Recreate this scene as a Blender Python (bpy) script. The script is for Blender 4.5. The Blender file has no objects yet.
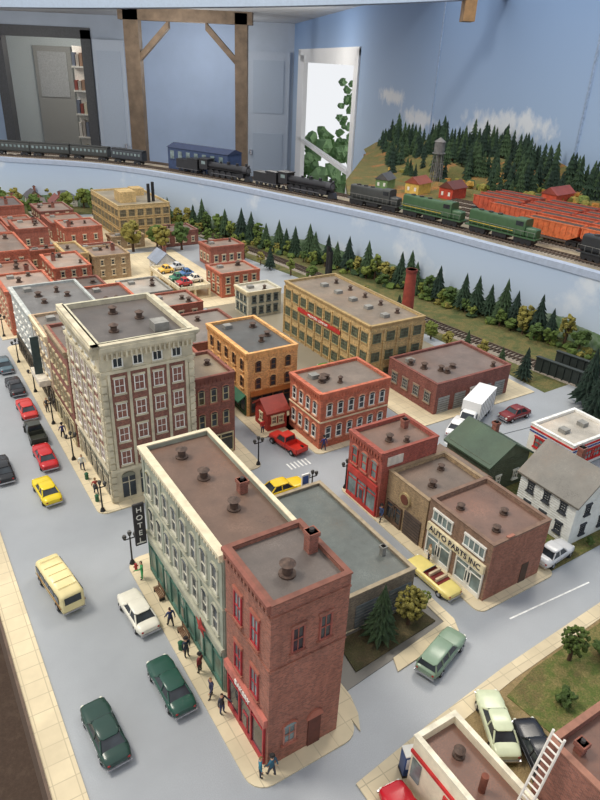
import bpy, math, random
from mathutils import Vector, Matrix
random.seed(7)
CM=0.01
TH=math.radians(33.2)
scene=bpy.context.scene
try:
    scene.view_settings.view_transform='Standard'
except Exception: pass

# ------------------------------------------------------------ materials
def lin(c):
    out=[]
    for v in c[:3]:
        v=v/255.0
        out.append(v/12.92 if v<=0.04045 else ((v+0.055)/1.055)**2.4)
    return (*out,1.0)
_M={}
def newmat(name):
    m=bpy.data.materials.new(name); m.use_nodes=True
    nt=m.node_tree
    return m,nt,nt.nodes["Principled BSDF"]
def N(nt,t,**k):
    n=nt.nodes.new(t)
    for a,b in k.items(): setattr(n,a,b)
    return n
def mixrgb(nt,fac,a,b):
    n=nt.nodes.new("ShaderNodeMix"); n.data_type='RGBA'
    L=nt.links
    for sock,val in ((n.inputs[0],fac),(n.inputs[6],a),(n.inputs[7],b)):
        if isinstance(val,bpy.types.NodeSocket): L.new(val,sock)
        else: sock.default_value=val
    return n.outputs[2]
def ramp(nt,fac,p0,p1):
    r=nt.nodes.new("ShaderNodeMapRange"); r.inputs[1].default_value=p0; r.inputs[2].default_value=p1
    nt.links.new(fac,r.inputs[0]); return r.outputs[0]
def noise(nt,vec,scale,detail=4,rough=.6):
    n=nt.nodes.new("ShaderNodeTexNoise"); n.inputs["Scale"].default_value=scale
    n.inputs["Detail"].default_value=detail; n.inputs["Roughness"].default_value=rough
    nt.links.new(vec,n.inputs["Vector"]); return n.outputs[0]
def shade(c,f): return tuple(min(255,v*f) for v in c)
def plain(c,rough=.75,var=.14,scale=120,metal=0,name=None):
    key=('p',c,rough,var,scale,metal)
    if key in _M: return _M[key]
    m,nt,b=newmat(name or "paint_%d_%d_%d"%tuple(int(v) for v in c))
    tc=N(nt,"ShaderNodeTexCoord")
    f=noise(nt,tc.outputs["Object"],scale)
    f=ramp(nt,f,.3,.7)
    o=mixrgb(nt,f,lin(shade(c,1-var)),lin(shade(c,1+var*.6)))
    nt.links.new(o,b.inputs["Base Color"])
    b.inputs["Roughness"].default_value=rough; b.inputs["Metallic"].default_value=metal
    _M[key]=m; return m
def brick(c,mortar=None,s=230):
    key=('b',c,mortar,s)
    if key in _M: return _M[key]
    m,nt,b=newmat("brick_%d_%d_%d"%tuple(int(v) for v in c))
    tc=N(nt,"ShaderNodeTexCoord"); sp=N(nt,"ShaderNodeSeparateXYZ"); nt.links.new(tc.outputs["Object"],sp.inputs[0])
    ad=N(nt,"ShaderNodeMath",operation='ADD'); nt.links.new(sp.outputs[0],ad.inputs[0]); nt.links.new(sp.outputs[1],ad.inputs[1])
    cb=N(nt,"ShaderNodeCombineXYZ"); nt.links.new(ad.outputs[0],cb.inputs[0]); nt.links.new(sp.outputs[2],cb.inputs[1])
    bt=N(nt,"ShaderNodeTexBrick"); bt.inputs["Scale"].default_value=s
    bt.inputs["Color1"].default_value=lin(shade(c,1.16)); bt.inputs["Color2"].default_value=lin(shade(c,.84))
    bt.inputs["Mortar"].default_value=lin(mortar or tuple(v*.6+66 for v in c)); bt.inputs["Mortar Size"].default_value=.018
    nt.links.new(cb.outputs[0],bt.inputs["Vector"])
    # weathering: vertical streaks + blotches
    mp=N(nt,"ShaderNodeMapping"); mp.inputs["Scale"].default_value=(1,1,.22); nt.links.new(tc.outputs["Object"],mp.inputs[0])
    f=ramp(nt,noise(nt,mp.outputs[0],90,5,.7),.4,.78)
    mu=N(nt,"ShaderNodeMath",operation='MULTIPLY'); mu.inputs[1].default_value=.7; nt.links.new(f,mu.inputs[0])
    o=mixrgb(nt,mu.outputs[0],bt.outputs[0],lin(shade(c,.7)))
    f2=ramp(nt,noise(nt,tc.outputs["Object"],30,4,.6),.55,.8)
    mu=N(nt,"ShaderNodeMath",operation='MULTIPLY'); mu.inputs[1].default_value=.35; nt.links.new(f2,mu.inputs[0])
    o=mixrgb(nt,mu.outputs[0],o,lin(tuple(v*.7+55 for v in c)))
    nt.links.new(o,b.inputs["Base Color"]); b.inputs["Roughness"].default_value=.8
    _M[key]=m; return m
def roofm(c):
    key=('r',c)
    if key in _M: return _M[key]
    m,nt,b=newmat("roof_%d_%d_%d"%tuple(int(v) for v in c))
    tc=N(nt,"ShaderNodeTexCoord")
    f=ramp(nt,noise(nt,tc.outputs["Object"],28,6,.7),.35,.7)
    o=mixrgb(nt,f,lin(shade(c,.72)),lin(shade(c,1.16)))
    f3=ramp(nt,noise(nt,tc.outputs["Object"],11,4,.6),.5,.72)
    mu=N(nt,"ShaderNodeMath",operation='MULTIPLY'); mu.inputs[1].default_value=.5; nt.links.new(f3,mu.inputs[0])
    o=mixrgb(nt,mu.outputs[0],o,lin((min(255,c[0]*1.12+10),c[1]*.98,c[2]*.82)))
    g=noise(nt,tc.outputs["Object"],900,2)
    o2=mixrgb(nt,ramp(nt,g,.35,.65),o,lin(shade(c,.9)))
    nt.links.new(o2,b.inputs["Base Color"]); b.inputs["Roughness"].default_value=.5
    _M[key]=m; return m
def grassm(a,b2,c3,scale=60,name="scenic_turf"):
    key=('g',a,b2,c3,scale)
    if key in _M: return _M[key]
    m,nt,b=newmat(name)
    tc=N(nt,"ShaderNodeTexCoord")
    o=mixrgb(nt,ramp(nt,noise(nt,tc.outputs["Object"],scale,6,.75),.42,.58),lin(a),lin(b2))
    o=mixrgb(nt,ramp(nt,noise(nt,tc.outputs["Object"],scale*.35,6,.7),.52,.62),o,lin(c3))
    g=noise(nt,tc.outputs["Object"],scale*9,3)
    o=mixrgb(nt,ramp(nt,g,.3,.75),o,lin(shade(a,.75)))
    nt.links.new(o,b.inputs["Base Color"]); b.inputs["Roughness"].default_value=.95
    bn=N(nt,"ShaderNodeBump"); bn.inputs["Strength"].default_value=.8; bn.inputs["Distance"].default_value=.002
    nt.links.new(noise(nt,tc.outputs["Object"],scale*6,4),bn.inputs["Height"]); nt.links.new(bn.outputs[0],b.inputs["Normal"])
    _M[key]=m; return m
GLASS=plain((52,58,64),.12,.35,60,name="window_glass_dark")
GLASSL=plain((120,135,135),.15,.35,60,name="window_glass_light")
BLACK=plain((28,28,30),.5,.2); DARK=plain((55,50,48),.7); WHITE=plain((232,230,222),.6,.06)
CREAM=plain((222,206,170),.7,.08); CHROME=plain((190,190,195),.25,.05,120,.8); TIRE=plain((22,22,22),.8)
REDP=plain((165,38,38),.5,.1); GREY=plain((140,138,132),.7); RUST=plain((112,62,46),.8,.25)
VENT=plain((84,66,56),.7,.3,300); GREENP=plain((30,92,62),.6)

# ------------------------------------------------------------ mesh builder
class MB:
    def __init__(s): s.v=[];s.f=[];s.m=[];s.mats=[];s.sm=[];s.T=None
    def mi(s,m):
        if m not in s.mats: s.mats.append(m)
        return s.mats.index(m)
    def add(s,vs,fs,m,smooth=False):
        o=len(s.v)
        if s.T is not None: vs=[tuple(s.T@Vector(p)) for p in vs]
        s.v+=[tuple(p) for p in vs]; i=s.mi(m)
        for f in fs: s.f.append(tuple(o+k for k in f)); s.m.append(i); s.sm.append(smooth)
    def box(s,x0,y0,z0,x1,y1,z1,m):
        if x1<x0:x0,x1=x1,x0
        if y1<y0:y0,y1=y1,y0
        if z1<z0:z0,z1=z1,z0
        s.add([(x0,y0,z0),(x1,y0,z0),(x1,y1,z0),(x0,y1,z0),(x0,y0,z1),(x1,y0,z1),(x1,y1,z1),(x0,y1,z1)],
              [(0,3,2,1),(4,5,6,7),(0,1,5,4),(1,2,6,5),(2,3,7,6),(3,0,4,7)],m)
    def cyl(s,x,y,z0,z1,r,m,r2=None,n=14,axis='z',smooth=True):
        r2=r if r2 is None else r2
        vs=[]
        for z,rr in ((z0,r),(z1,r2)):
            for k in range(n):
                a=2*math.pi*k/n; c,d=rr*math.cos(a),rr*math.sin(a)
                if axis=='z': vs.append((x+c,y+d,z))
                elif axis=='x': vs.append((z,x+c,y+d))
                else: vs.append((x+c,z,y+d))
        s.add(vs,[(k,(k+1)%n,n+(k+1)%n,n+k) for k in range(n)],m,smooth)
        s.add(vs,[tuple(range(n-1,-1,-1)),tuple(range(n,2*n))],m)
    def bar(s,p,q,r,m,n=6):
        p=Vector(p);q=Vector(q);d=(q-p); 
        if d.length<1e-6:return
        d.normalize(); a=d.orthogonal().normalized(); b=d.cross(a)
        vs=[]
        for c in (p,q):
            for k in range(n):
                t=2*math.pi*k/n+math.pi/n; vs.append(tuple(c+a*r*math.cos(t)+b*r*math.sin(t)))
        s.add(vs,[(k,(k+1)%n,n+(k+1)%n,n+k) for k in range(n)]+[tuple(range(n-1,-1,-1)),tuple(range(n,2*n))],m)
    def poly(s,pts,z0,z1,m):
        n=len(pts)
        s.add([(x,y,z0) for x,y in pts]+[(x,y,z1) for x,y in pts],
              [tuple(range(n-1,-1,-1)),tuple(range(n,2*n))]+[(k,(k+1)%n,n+(k+1)%n,n+k) for k in range(n)],m)
    def loft(s,st,m,n=20,e=.5,axis='y',smooth=True):
        vs=[]
        for (y,hw,z0,z1) in st:
            zc=(z0+z1)/2;hh=(z1-z0)/2
            for k in range(n):
                a=2*math.pi*(k+.5)/n; c,d=math.cos(a),math.sin(a)
                X=hw*math.copysign(abs(c)**e,c); Z=zc+hh*math.copysign(abs(d)**e,d)
                vs.append((X,y,Z) if axis=='y' else (y,-X,Z))
        fs=[]
        for i in range(len(st)-1):
            for k in range(n):
                fs.append((i*n+k,i*n+(k+1)%n,(i+1)*n+(k+1)%n,(i+1)*n+k))
        s.add(vs,fs,m,smooth)
        L=len(st)-1
        s.add(vs,[tuple(range(n-1,-1,-1)),tuple(L*n+k for k in range(n))],m)
    def hull8(s,b,t,m):
        s.add(list(b)+list(t),[(3,2,1,0),(4,5,6,7),(0,1,5,4),(1,2,6,5),(2,3,7,6),(3,0,4,7)],m)
    def blob(s,x,y,z,r,m,sq=1.0,j=.25):
        vs=[];n=7;rings=4
        vs.append((x,y,z+r*sq))
        for i in range(1,rings):
            ph=math.pi*i/rings
            for k in range(n):
                a=2*math.pi*(k+(i%2)*.5)/n; q=r*(1+random.uniform(-j,j))
                vs.append((x+q*math.sin(ph)*math.cos(a),y+q*math.sin(ph)*math.sin(a),z+q*sq*math.cos(ph)))
        vs.append((x,y,z-r*sq)); fs=[]
        for k in range(n): fs.append((0,1+k,1+(k+1)%n))
        for i in range(rings-2):
            for k in range(n):
                a=1+i*n+k;b=1+i*n+(k+1)%n; fs.append((a,a+n,b+n,b))
        o=1+(rings-2)*n
        for k in range(n): fs.append((len(vs)-1,o+(k+1)%n,o+k))
        s.add(vs,fs,m)
    def make(s,name,loc=(0,0,0),rot=0.0,town=True,recenter=True):
        me=bpy.data.meshes.new(name)
        ox,oy,oz=loc if recenter else (0,0,0)
        me.from_pydata([((a-ox)*CM,(b-oy)*CM,(c-oz)*CM) for a,b,c in s.v],[],s.f)
        for m in s.mats: me.materials.append(m)
        me.polygons.foreach_set("material_index",s.m); me.polygons.foreach_set("use_smooth",s.sm)
        me.update()
        ob=bpy.data.objects.new(name,me); scene.collection.objects.link(ob)
        c,d=math.cos(TH),math.sin(TH)
        if town: ob.location=((loc[0]*c-loc[1]*d)*CM,(loc[0]*d+loc[1]*c)*CM,loc[2]*CM); ob.rotation_euler=(0,0,TH+rot)
        else: ob.location=(loc[0]*CM,loc[1]*CM,loc[2]*CM); ob.rotation_euler=(0,0,rot)
        return ob
def t2w(x,y):
    c,d=math.cos(TH),math.sin(TH); return (x*c-y*d,x*d+y*c)
def w2t(x,y):
    c,d=math.cos(TH),math.sin(TH); return (x*c+y*d,-x*d+y*c)

# ------------------------------------------------------------ facades
def face(which,x0,y0,x1,y1):
    if which=='W': return (x0,y1,0,-1,-1,0,y1-y0)
    if which=='S': return (x0,y0,1,0,0,-1,x1-x0)
    if which=='E': return (x1,y0,0,1,1,0,y1-y0)
    return (x1,y1,-1,0,0,1,x1-x0)
def fbox(mb,F,s0,s1,z0,z1,d0,d1,m):
    ox,oy,ax,ay,nx,ny,L=F
    mb.box(ox+ax*s0+nx*d0,oy+ay*s0+ny*d0,z0,ox+ax*s1+nx*d1,oy+ay*s1+ny*d1,z1,m)
def farch(mb,F,s,z,w,h,d,m,n=8):
    ox,oy,ax,ay,nx,ny,L=F
    pts=[(s-w/2+ w*(1-math.cos(math.pi*k/n))/2, z+h*math.sin(math.pi*k/n)) for k in range(n+1)]
    vs=[(ox+ax*a+nx*0,oy+ay*a+ny*0,b) for a,b in pts]+[(ox+ax*a+nx*d,oy+ay*a+ny*d,b) for a,b in pts]
    k=n+1
    mb.add(vs,[tuple(range(k,2*k))]+[(i,i+k,i+k+1,i+1) for i in range(n)],m)
def win(mb,F,s,z,w,h,frame,glass=None,lint=None,arch=False,mull=1,rail=1,t=.09):
    glass=glass or GLASS
    a=s-w/2;b=s+w/2
    if arch:
        farch(mb,F,s,z+h-.02,w+.24,w*.42,.13,lint or frame)
        farch(mb,F,s,z+h-.02,w-.02,w*.26,.15,glass)
    fbox(mb,F,a,b,z,z+h,0,.03,glass)
    fbox(mb,F,a-.02,a+t,z,z+h,0,.12,frame); fbox(mb,F,b-t,b+.02,z,z+h,0,.12,frame)
    fbox(mb,F,a,b,z,z+t,0,.12,frame)
    fbox(mb,F,a,b,z+h-t,z+h,0,.12,frame)
    for i in range(rail): 
        zz=z+h*(i+1)/(rail+1); fbox(mb,F,a,b,zz-t*.4,zz+t*.4,0,.09,frame)
    for i in range(mull):
        ss=a+w*(i+1)/(mull+1); fbox(mb,F,ss-t*.3,ss+t*.3,z,z+h,0,.08,frame)
    L=lint or frame
    fbox(mb,F,a-.14,b+.14,z-.16,z,0,.2,L)
    if not arch: fbox(mb,F,a-.12,b+.12,z+h,z+h+.2,0,.14,L)
def grid(mb,F,cols,zs,w,h,frame,glass=None,lint=None,arch=False,m0=.9,m1=.9,mull=0,rail=1,skip=()):
    L=F[6]
    for i in range(cols):
        s=m0+(L-m0-m1)*(i+.5)/cols
        for j,z in enumerate(zs):
            if (i,j) in skip: continue
            win(mb,F,s,z,w,h,frame,glass,lint,arch,mull,rail)
def storefront(mb,F,s0,s1,z1,frame,glass=None,awn=None,sign=None,base=None,z0=.12):
    n=max(2,int((s1-s0)/1.5)); 
    fbox(mb,F,s0,s1,z0,z1,0,.06,glass or GLASS)
    fbox(mb,F,s0,s1,z0,z0+.45,0,.16,base or frame)
    fbox(mb,F,s0,s1,z1-.12,z1,0,.2,frame)
    fbox(mb,F,s0,s1,z1-.7,z1-.62,0,.14,frame)
    for i in range(n+1):
        s=s0+(s1-s0)*i/n; fbox(mb,F,s-.07,s+.07,z0,z1,0,.17,frame)
    dm=(s0+s1)/2; fbox(mb,F,dm-.35,dm+.35,z0,z0+2.1,0,.12,base or frame); fbox(mb,F,dm-.24,dm+.24,z0+.8,z0+1.9,0,.15,GLASS)
    if sign: fbox(mb,F,s0,s1,z1,z1+.7,0,.22,sign)
    if awn:
        ox,oy,ax,ay,nx,ny,L=F
        def P(s,d,z): return (ox+ax*s+nx*d,oy+ay*s+ny*d,z)
        mb.add([P(s0,.05,z1+.1),P(s1,.05,z1+.1),P(s1,1.2,z1-.6),P(s0,1.2,z1-.6),P(s0,.05,z1-.0),P(s1,.05,z1-.0),P(s1,1.2,z1-.8),P(s0,1.2,z1-.8)],
               [(0,1,2,3),(7,6,5,4),(3,2,6,7),(0,3,7,4),(1,5,6,2)],awn)
def shell(mb,x0,y0,x1,y1,h,wall,roof,par=.45,cap=None,t=.32,z0=.12):
    mb.box(x0,y0,z0,x1,y1,h-par,wall)
    cap=cap or wall
    for a in ((x0,y0,x1,y0+t),(x0,y1-t,x1,y1),(x0,y0+t,x0+t,y1-t),(x1-t,y0+t,x1,y1-t)):
        mb.box(a[0],a[1],h-par,a[2],a[3],h-.1,wall)
    e=.06
    for a in ((x0-e,y0-e,x1+e,y0+t),(x0-e,y1-t,x1+e,y1+e),(x0-e,y0+t,x0+t,y1-t),(x1-t,y0+t,x1+e,y1-t)):
        mb.box(a[0],a[1],h-.1,a[2],a[3],h,cap)
    mb.box(x0+t,y0+t,h-par,x1-t,y1-t,h-par+.04,roof)
    return h-par+.04
def cornice(mb,F,h,m,out=.45,th=.6,dent=None,L0=0,L1=None):
    L1=F[6] if L1 is None else L1
    fbox(mb,F,L0-.0,L1,h-th*.35,h+.03,0,out,m)
    fbox(mb,F,L0,L1,h-th*.65,h-th*.35,0,out*.65,m)
    fbox(mb,F,L0,L1,h-th,h-th*.65,0,out*.35,m)
    if dent:
        n=int((L1-L0)/.45)
        for i in range(n):
            s=L0+(L1-L0)*(i+.5)/n; fbox(mb,F,s-.09,s+.09,h-th*1.15,h-th*.35,0,out*.75,dent)
def vent(mb,x,y,z,r=.45,h=.9,m=None):
    m=m or VENT
    mb.cyl(x,y,z,z+.12,r*1.15,m); mb.cyl(x,y,z,z+h*.65,r*.7,m); mb.cyl(x,y,z+h*.6,z+h*.78,r*.75,m,r2=r*1.1); mb.cyl(x,y,z+h*.78,z+h,r*1.1,m,r2=r*.3)
def chim(mb,x,y,z,w=.8,h=1.6,m=None):
    m=m or brick((140,84,68))
    mb.box(x-w/2,y-w/2,z,x+w/2,y+w/2,z+h,m); mb.box(x-w/2-.08,y-w/2-.08,z+h-.3,x+w/2+.08,y+w/2+.08,z+h,m); mb.cyl(x,y,z+h,z+h+.2,w*.25,DARK)
def text(parent,body,F,s,z,size,m,d=.25,org=(0,0)):
    ox,oy,ax,ay,nx,ny,L=F
    cu=bpy.data.curves.new("sign_text","FONT"); cu.body=body; cu.size=size*CM; cu.extrude=.03*CM; cu.align_x='CENTER'; cu.align_y='CENTER'
    cu.materials.append(m)
    ob=bpy.data.objects.new("sign_text",cu); scene.collection.objects.link(ob); ob.parent=parent
    ob.location=((ox+ax*s+nx*d-org[0])*CM,(oy+ay*s+ny*d-org[1])*CM,z*CM)
    ob.rotation_euler=(math.pi/2,0,math.atan2(ay,ax))
    return ob

# ============================================================ GROUND
def tiled(c,name,s=110):
    m,nt,b=newmat(name); tc=N(nt,"ShaderNodeTexCoord")
    bt=N(nt,"ShaderNodeTexBrick"); bt.offset=0; bt.inputs["Scale"].default_value=s
    bt.inputs["Brick Width"].default_value=1.6; bt.inputs["Row Height"].default_value=1.6
    bt.inputs["Color1"].default_value=lin(shade(c,1.03)); bt.inputs["Color2"].default_value=lin(shade(c,.97)); bt.inputs["Mortar"].default_value=lin(shade(c,.82)); bt.inputs["Mortar Size"].default_value=.04
    nt.links.new(tc.outputs["Object"],bt.inputs["Vector"])
    o=mixrgb(nt,ramp(nt,noise(nt,tc.outputs["Object"],25),.3,.8),bt.outputs[0],lin(shade(c,.86)))
    nt.links.new(o,b.inputs["Base Color"]); b.inputs["Roughness"].default_value=.8
    return m
SIDE=tiled((222,206,172),"sidewalk_concrete")
def asphalt(c,name):
    m,nt,b=newmat(name); tc=N(nt,"ShaderNodeTexCoord")
    o=mixrgb(nt,ramp(nt,noise(nt,tc.outputs["Object"],9,5),.35,.7),lin(shade(c,.92)),lin(shade(c,1.07)))
    o=mixrgb(nt,ramp(nt,noise(nt,tc.outputs["Object"],1500,2),.35,.65),o,lin(shade(c,.93)))
    nt.links.new(o,b.inputs["Base Color"]); b.inputs["Roughness"].default_value=.42
    return m
ASPH=asphalt((162,166,170),"street_asphalt"); ASPD=asphalt((112,108,100),"parking_asphalt")
TURF=grassm((92,98,52),(128,112,66),(70,84,40),60)
TURF2=grassm((98,112,50),(150,132,84),(120,100,66),80,"garden_turf")
GRAV=grassm((175,150,105),(150,130,92),(120,112,60),120,"gravel_lot")
FAS=[(-260,214),(-180,212),(-130,208),(-92.2,202.2),(-61.1,197.5),(-29.2,179.7),(-2.1,158.2),(19.3,139),(35.7,120.5),(48.4,105.4),(62,86),(76,62),(92,34),(100,16)]
def catmull(P,n=8):
    out=[]
    for i in range(len(P)-1):
        p0=P[max(i-1,0)];p1=P[i];p2=P[i+1];p3=P[min(i+2,len(P)-1)]
        for k in range(n):
            t=k/n
            out.append(tuple(.5*((2*p1[a])+(-p0[a]+p2[a])*t+(2*p0[a]-5*p1[a]+4*p2[a]-p3[a])*t*t+(-p0[a]+3*p1[a]-3*p2[a]+p3[a])*t**3) for a in range(len(p1))))
    out.append(P[-1]); return out
FS=catmull(FAS)
def offset(path,d):
    out=[]
    for i,p in enumerate(path):
        a=path[max(i-1,0)];b=path[min(i+1,len(path)-1)]
        tx,ty=b[0]-a[0],b[1]-a[1];l=math.hypot(tx,ty); tx/=l;ty/=l
        out.append((p[0]-ty*d,p[1]+tx*d))
    return out
g=MB()
edge=[w2t(*p) for p in reversed(FS)]
tab=[(1.2,-40),(edge[0][0],-40)]+[e for e in edge if e[0]>1.2 and e[1]>-40]+[(1.2,245)]
g.poly(tab,-6,0,ASPH)
g.poly([(1.0,-40),(1.2,-40),(1.2,245),(1.0,245)],-16,.3,plain((96,78,64),.7))
g.box(1.2,-30,0,3.2,230,.12,SIDE)
def rounded(x0,y0,x1,y1,r=1.0,n=5):
    pts=[]
    for cx,cy,a0 in ((x1-r,y0+r,-90),(x1-r,y1-r,0),(x0+r,y1-r,90),(x0+r,y0+r,180)):
        for k in range(n+1):
            a=math.radians(a0+90*k/n); pts.append((cx+r*math.cos(a),cy+r*math.sin(a)))
    return pts
g.poly(rounded(12.3,22.0,20.9,47.2,1.4),0,.12,SIDE)
g.poly([(20.9,22.2),(21.6,23.4),(22,24.9),(22,30),(20.9,30)],0,.12,SIDE)
g.box(20.9,29.9,0,33.2,47.2,.12,SIDE)
g.poly([(22,25.4),(27.5,26),(33.2,26.6),(33.2,29.9),(22,29.9)],0,.06,ASPD)
g.poly([(26.5,24.8),(33.6,25.4),(34.2,26.6),(34.2,30),(33.2,30),(33.2,26.8),(27.0,26.0)],0,.12,SIDE)
g.poly([(23.6,26.4),(32.6,27.2),(32.2,29.6),(24,29.6)],.05,.16,grassm((96,84,58),(70,72,38),(120,105,70),90,"tree_lot"))
g.poly(rounded(36.6,25.9,46.6,47.2,.8),0,.12,SIDE)
g.poly([(46.6,26.4),(62,26.6),(62,46),(46.6,46)],0,.07,TURF2)
g.poly(rounded(12.3,55.0,31.4,104,1.0),0,.12,SIDE)
g.poly(rounded(34.0,60.5,45.5,104,1.0),0,.12,SIDE)
g.poly(rounded(38.2,54.0,51.5,64,.8),0,.12,SIDE)
g.poly([(53.5,53.2),(76,53.2),(76,67),(53.5,67)],0,.10,SIDE)
YARD=asphalt((150,142,124),"yard_gravel")
g.box(48,67.5,0,74.5,108,.10,YARD)
for (a,b,c,d) in ((12.3,107,31.4,148),(34,107,58,148),(12.3,152,31.4,192),(34,152,66,190)):
    g.box(a,b,0,c,d,.12,SIDE)
ed2=[e for e in reversed(edge) if e[0]>13 and e[1]>16]
g.poly([(66,-20),(62,24),(62,34.5),(77,35),(77.5,70),(75,110),(70,140),(67.5,190),(40,196),(12,200)]+[(13,e[1]) for e in ed2[:1]]+ed2+[(edge[0][0]-2,-20)],0,.05,TURF)
g.poly([(60,47),(66,52),(86,52.5),(92,47),(80,45)],.05,.09,ASPH)
g.poly([(18.4,19.3),(26,20.2),(34,20.9),(60,22.0),(60,20.9),(34,19.7),(26,18.9),(26,-20),(18.4,-20)],0,.12,SIDE)
g.poly([(26,-20),(26,18.9),(34,19.7),(60,20.9),(66,20),(66,-20)],0,.08,GRAV)
g.poly([(33.0,11.0),(32.2,18.9),(36,19.6),(58,20.4),(58,8)],.07,.13,TURF2)
WL=plain((235,235,230),.6)
g.poly([(38.5,24.15),(48.5,23.55),(48.5,23.7),(38.5,24.3)],0,.02,WL)
g.poly([(50.5,23.4),(58,23.0),(58,23.15),(50.5,23.55)],0,.02,WL)
for k in range(6): g.box(33.9+.5*k,52.9,0,34.1+.5*k,54.2,.02,WL)
for k in range(7): g.box(54+2.4*k,47.2,0,54.15+2.4*k,48.9,.02,WL)
def track(mb,pts,z,gauge=1.65,bal=None,hb=.35):
    pts=[Vector((*p,0)) for p in pts]
    RAIL=plain((120,105,95),.4,.1,80,.6);TIE=plain((62,48,38),.9)
    bal=bal or plain((140,130,118),.95,.3,500)
    def off(i,d):
        a=pts[max(i-1,0)];b=pts[min(i+1,len(pts)-1)];t=(b-a).normalized(); return pts[i]+Vector((-t.y,t.x,0))*d
    for (d0,d1,za,zb,m) in ((-2.1,2.1,z,z+hb*.6,bal),(-gauge/2-.06,-gauge/2+.06,z+hb,z+hb+.22,RAIL),(gauge/2-.06,gauge/2+.06,z+hb,z+hb+.22,RAIL)):
        vs=[];fs=[]
        for i in range(len(pts)):
            a=off(i,d0);b=off(i,d1); e=.5 if m is bal else 0
            a2=off(i,d0+e);b2=off(i,d1-e)
            vs+=[(a.x,a.y,za),(b.x,b.y,za),(b2.x,b2.y,zb),(a2.x,a2.y,zb)]
        for i in range(len(pts)-1):
            for k in range(4): fs.append((4*i+k,4*i+(k+1)%4,4*i+4+(k+1)%4,4*i+4+k))
        mb.add(vs,fs,m)
    acc=0
    for i in range(len(pts)-1):
        a=pts[i];b=pts[i+1];L=(b-a).length;t=(b-a)/L;nrm=Vector((-t.y,t.x,0)); s=acc
        while s<L:
            c=a+t*s; h=t*.13;w=nrm*1.4;Z0=Vector((0,0,z+hb*.5));Z1=Vector((0,0,z+hb))
            mb.hull8([tuple(c-h-w+Z0),tuple(c+h-w+Z0),tuple(c+h+w+Z0),tuple(c-h+w+Z0)],
                     [tuple(c-h-w+Z1),tuple(c+h-w+Z1),tuple(c+h+w+Z1),tuple(c-h+w+Z1)],TIE)
            s+=.75
        acc=s-L
TG=catmull([(90,20),(86,45),(83.5,62),(81,85),(79,110),(76,135),(70,165),(62,195)],6)
track(g,TG,0.05)
g.make("model_town_tabletop",recenter=False)
mb=MB();BG=plain((40,48,46),.6)
for off_ in (-2.4,2.4):
    pa=(87.2+off_,44.5);pb=(84.6+off_,58.5)
    for k in range(12):
        t0=k/12;t1=(k+1)/12
        x0_,y0_=pa[0]+(pb[0]-pa[0])*t0,pa[1]+(pb[1]-pa[1])*t0;x1_,y1_=pa[0]+(pb[0]-pa[0])*t1,pa[1]+(pb[1]-pa[1])*t1
        mb.hull8([(x0_-.12,y0_,.1),(x0_+.12,y0_,.1),(x1_+.12,y1_,.1),(x1_-.12,y1_,.1)],[(x0_-.12,y0_,2.4),(x0_+.12,y0_,2.4),(x1_+.12,y1_,2.4),(x1_-.12,y1_,2.4)],BG)
        mb.box(x0_-.3,y0_-.08,.1,x0_+.3,y0_+.08,2.4,BG)
    mb.hull8([(pa[0]-.35,pa[1],2.4),(pa[0]+.35,pa[1],2.4),(pb[0]+.35,pb[1],2.4),(pb[0]-.35,pb[1],2.4)],[(pa[0]-.35,pa[1],2.55),(pa[0]+.35,pa[1],2.55),(pb[0]+.35,pb[1],2.55),(pb[0]-.35,pb[1],2.55)],BG)
mb.make("plate_girder_bridge",loc=(86,51,0))

# ============================================================ UPPER DECK
ZD=12.6
FASM,nt,b=newmat("mural_fascia_paint")
tc=N(nt,"ShaderNodeTexCoord"); sp=N(nt,"ShaderNodeSeparateXYZ"); nt.links.new(tc.outputs["Object"],sp.inputs[0])
nz=noise(nt,tc.outputs["Object"],5,5,.6)
base=mixrgb(nt,ramp(nt,sp.outputs[2],.0,.12),lin((198,210,222)),lin((172,190,214)))
cl=ramp(nt,noise(nt,tc.outputs["Object"],9,6,.6),.54,.66)
base=mixrgb(nt,cl,base,lin((208,216,226)))
ad=N(nt,"ShaderNodeMath",operation='MULTIPLY_ADD'); ad.inputs[1].default_value=.06; ad.inputs[2].default_value=.0
nt.links.new(nz,ad.inputs[0])
lt=N(nt,"ShaderNodeMath",operation='LESS_THAN'); nt.links.new(sp.outputs[2],lt.inputs[0]); nt.links.new(ad.outputs[0],lt.inputs[1])
gr=mixrgb(nt,ramp(nt,noise(nt,tc.outputs["Object"],70,5),.4,.6),lin((96,124,84)),lin((140,158,136)))
base=mixrgb(nt,lt.outputs[0],base,gr)
nt.links.new(base,b.inputs["Base Color"]); b.inputs["Roughness"].default_value=.7
d=MB()
def strip(mb,A,B,z0a,z1a,z0b,z1b,m):
    n=len(A);vs=[]
    for p in A: vs+=[(p[0],p[1],z0a),(p[0],p[1],z1a)]
    k=len(vs)
    for p in B: vs+=[(p[0],p[1],z0b),(p[0],p[1],z1b)]
    fs=[]
    for i in range(n-1):
        a=2*i
        fs+=[(a,a+2,a+3,a+1),(k+a+1,k+a+3,k+a+2,k+a),(a+1,a+3,k+a+3,k+a+1),(a,k+a,k+a+2,a+2)]
    fs+=[(0,1,k+1,k),(2*n-2,k+2*n-2,k+2*n-1,2*n-1)]
    mb.add(vs,fs,m)
DK=plain((150,140,118),.9,.2,60)
strip(d,FS,offset(FS,1.2),-.0,ZD,-.0,ZD,FASM)
strip(d,offset(FS,-.25),offset(FS,1.4),ZD-.9,ZD+.25,ZD-.9,ZD+.25,plain((168,180,200),.6,.05))
strip(d,offset(FS,1.2),offset(FS,14),ZD-1.5,ZD,ZD-1.5,ZD,DK)
wallX=lambda Y:80-.181*(Y-195)
big=[p for p in offset(FS,13.5) if p[0]>8 and p[1]>20]
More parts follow.
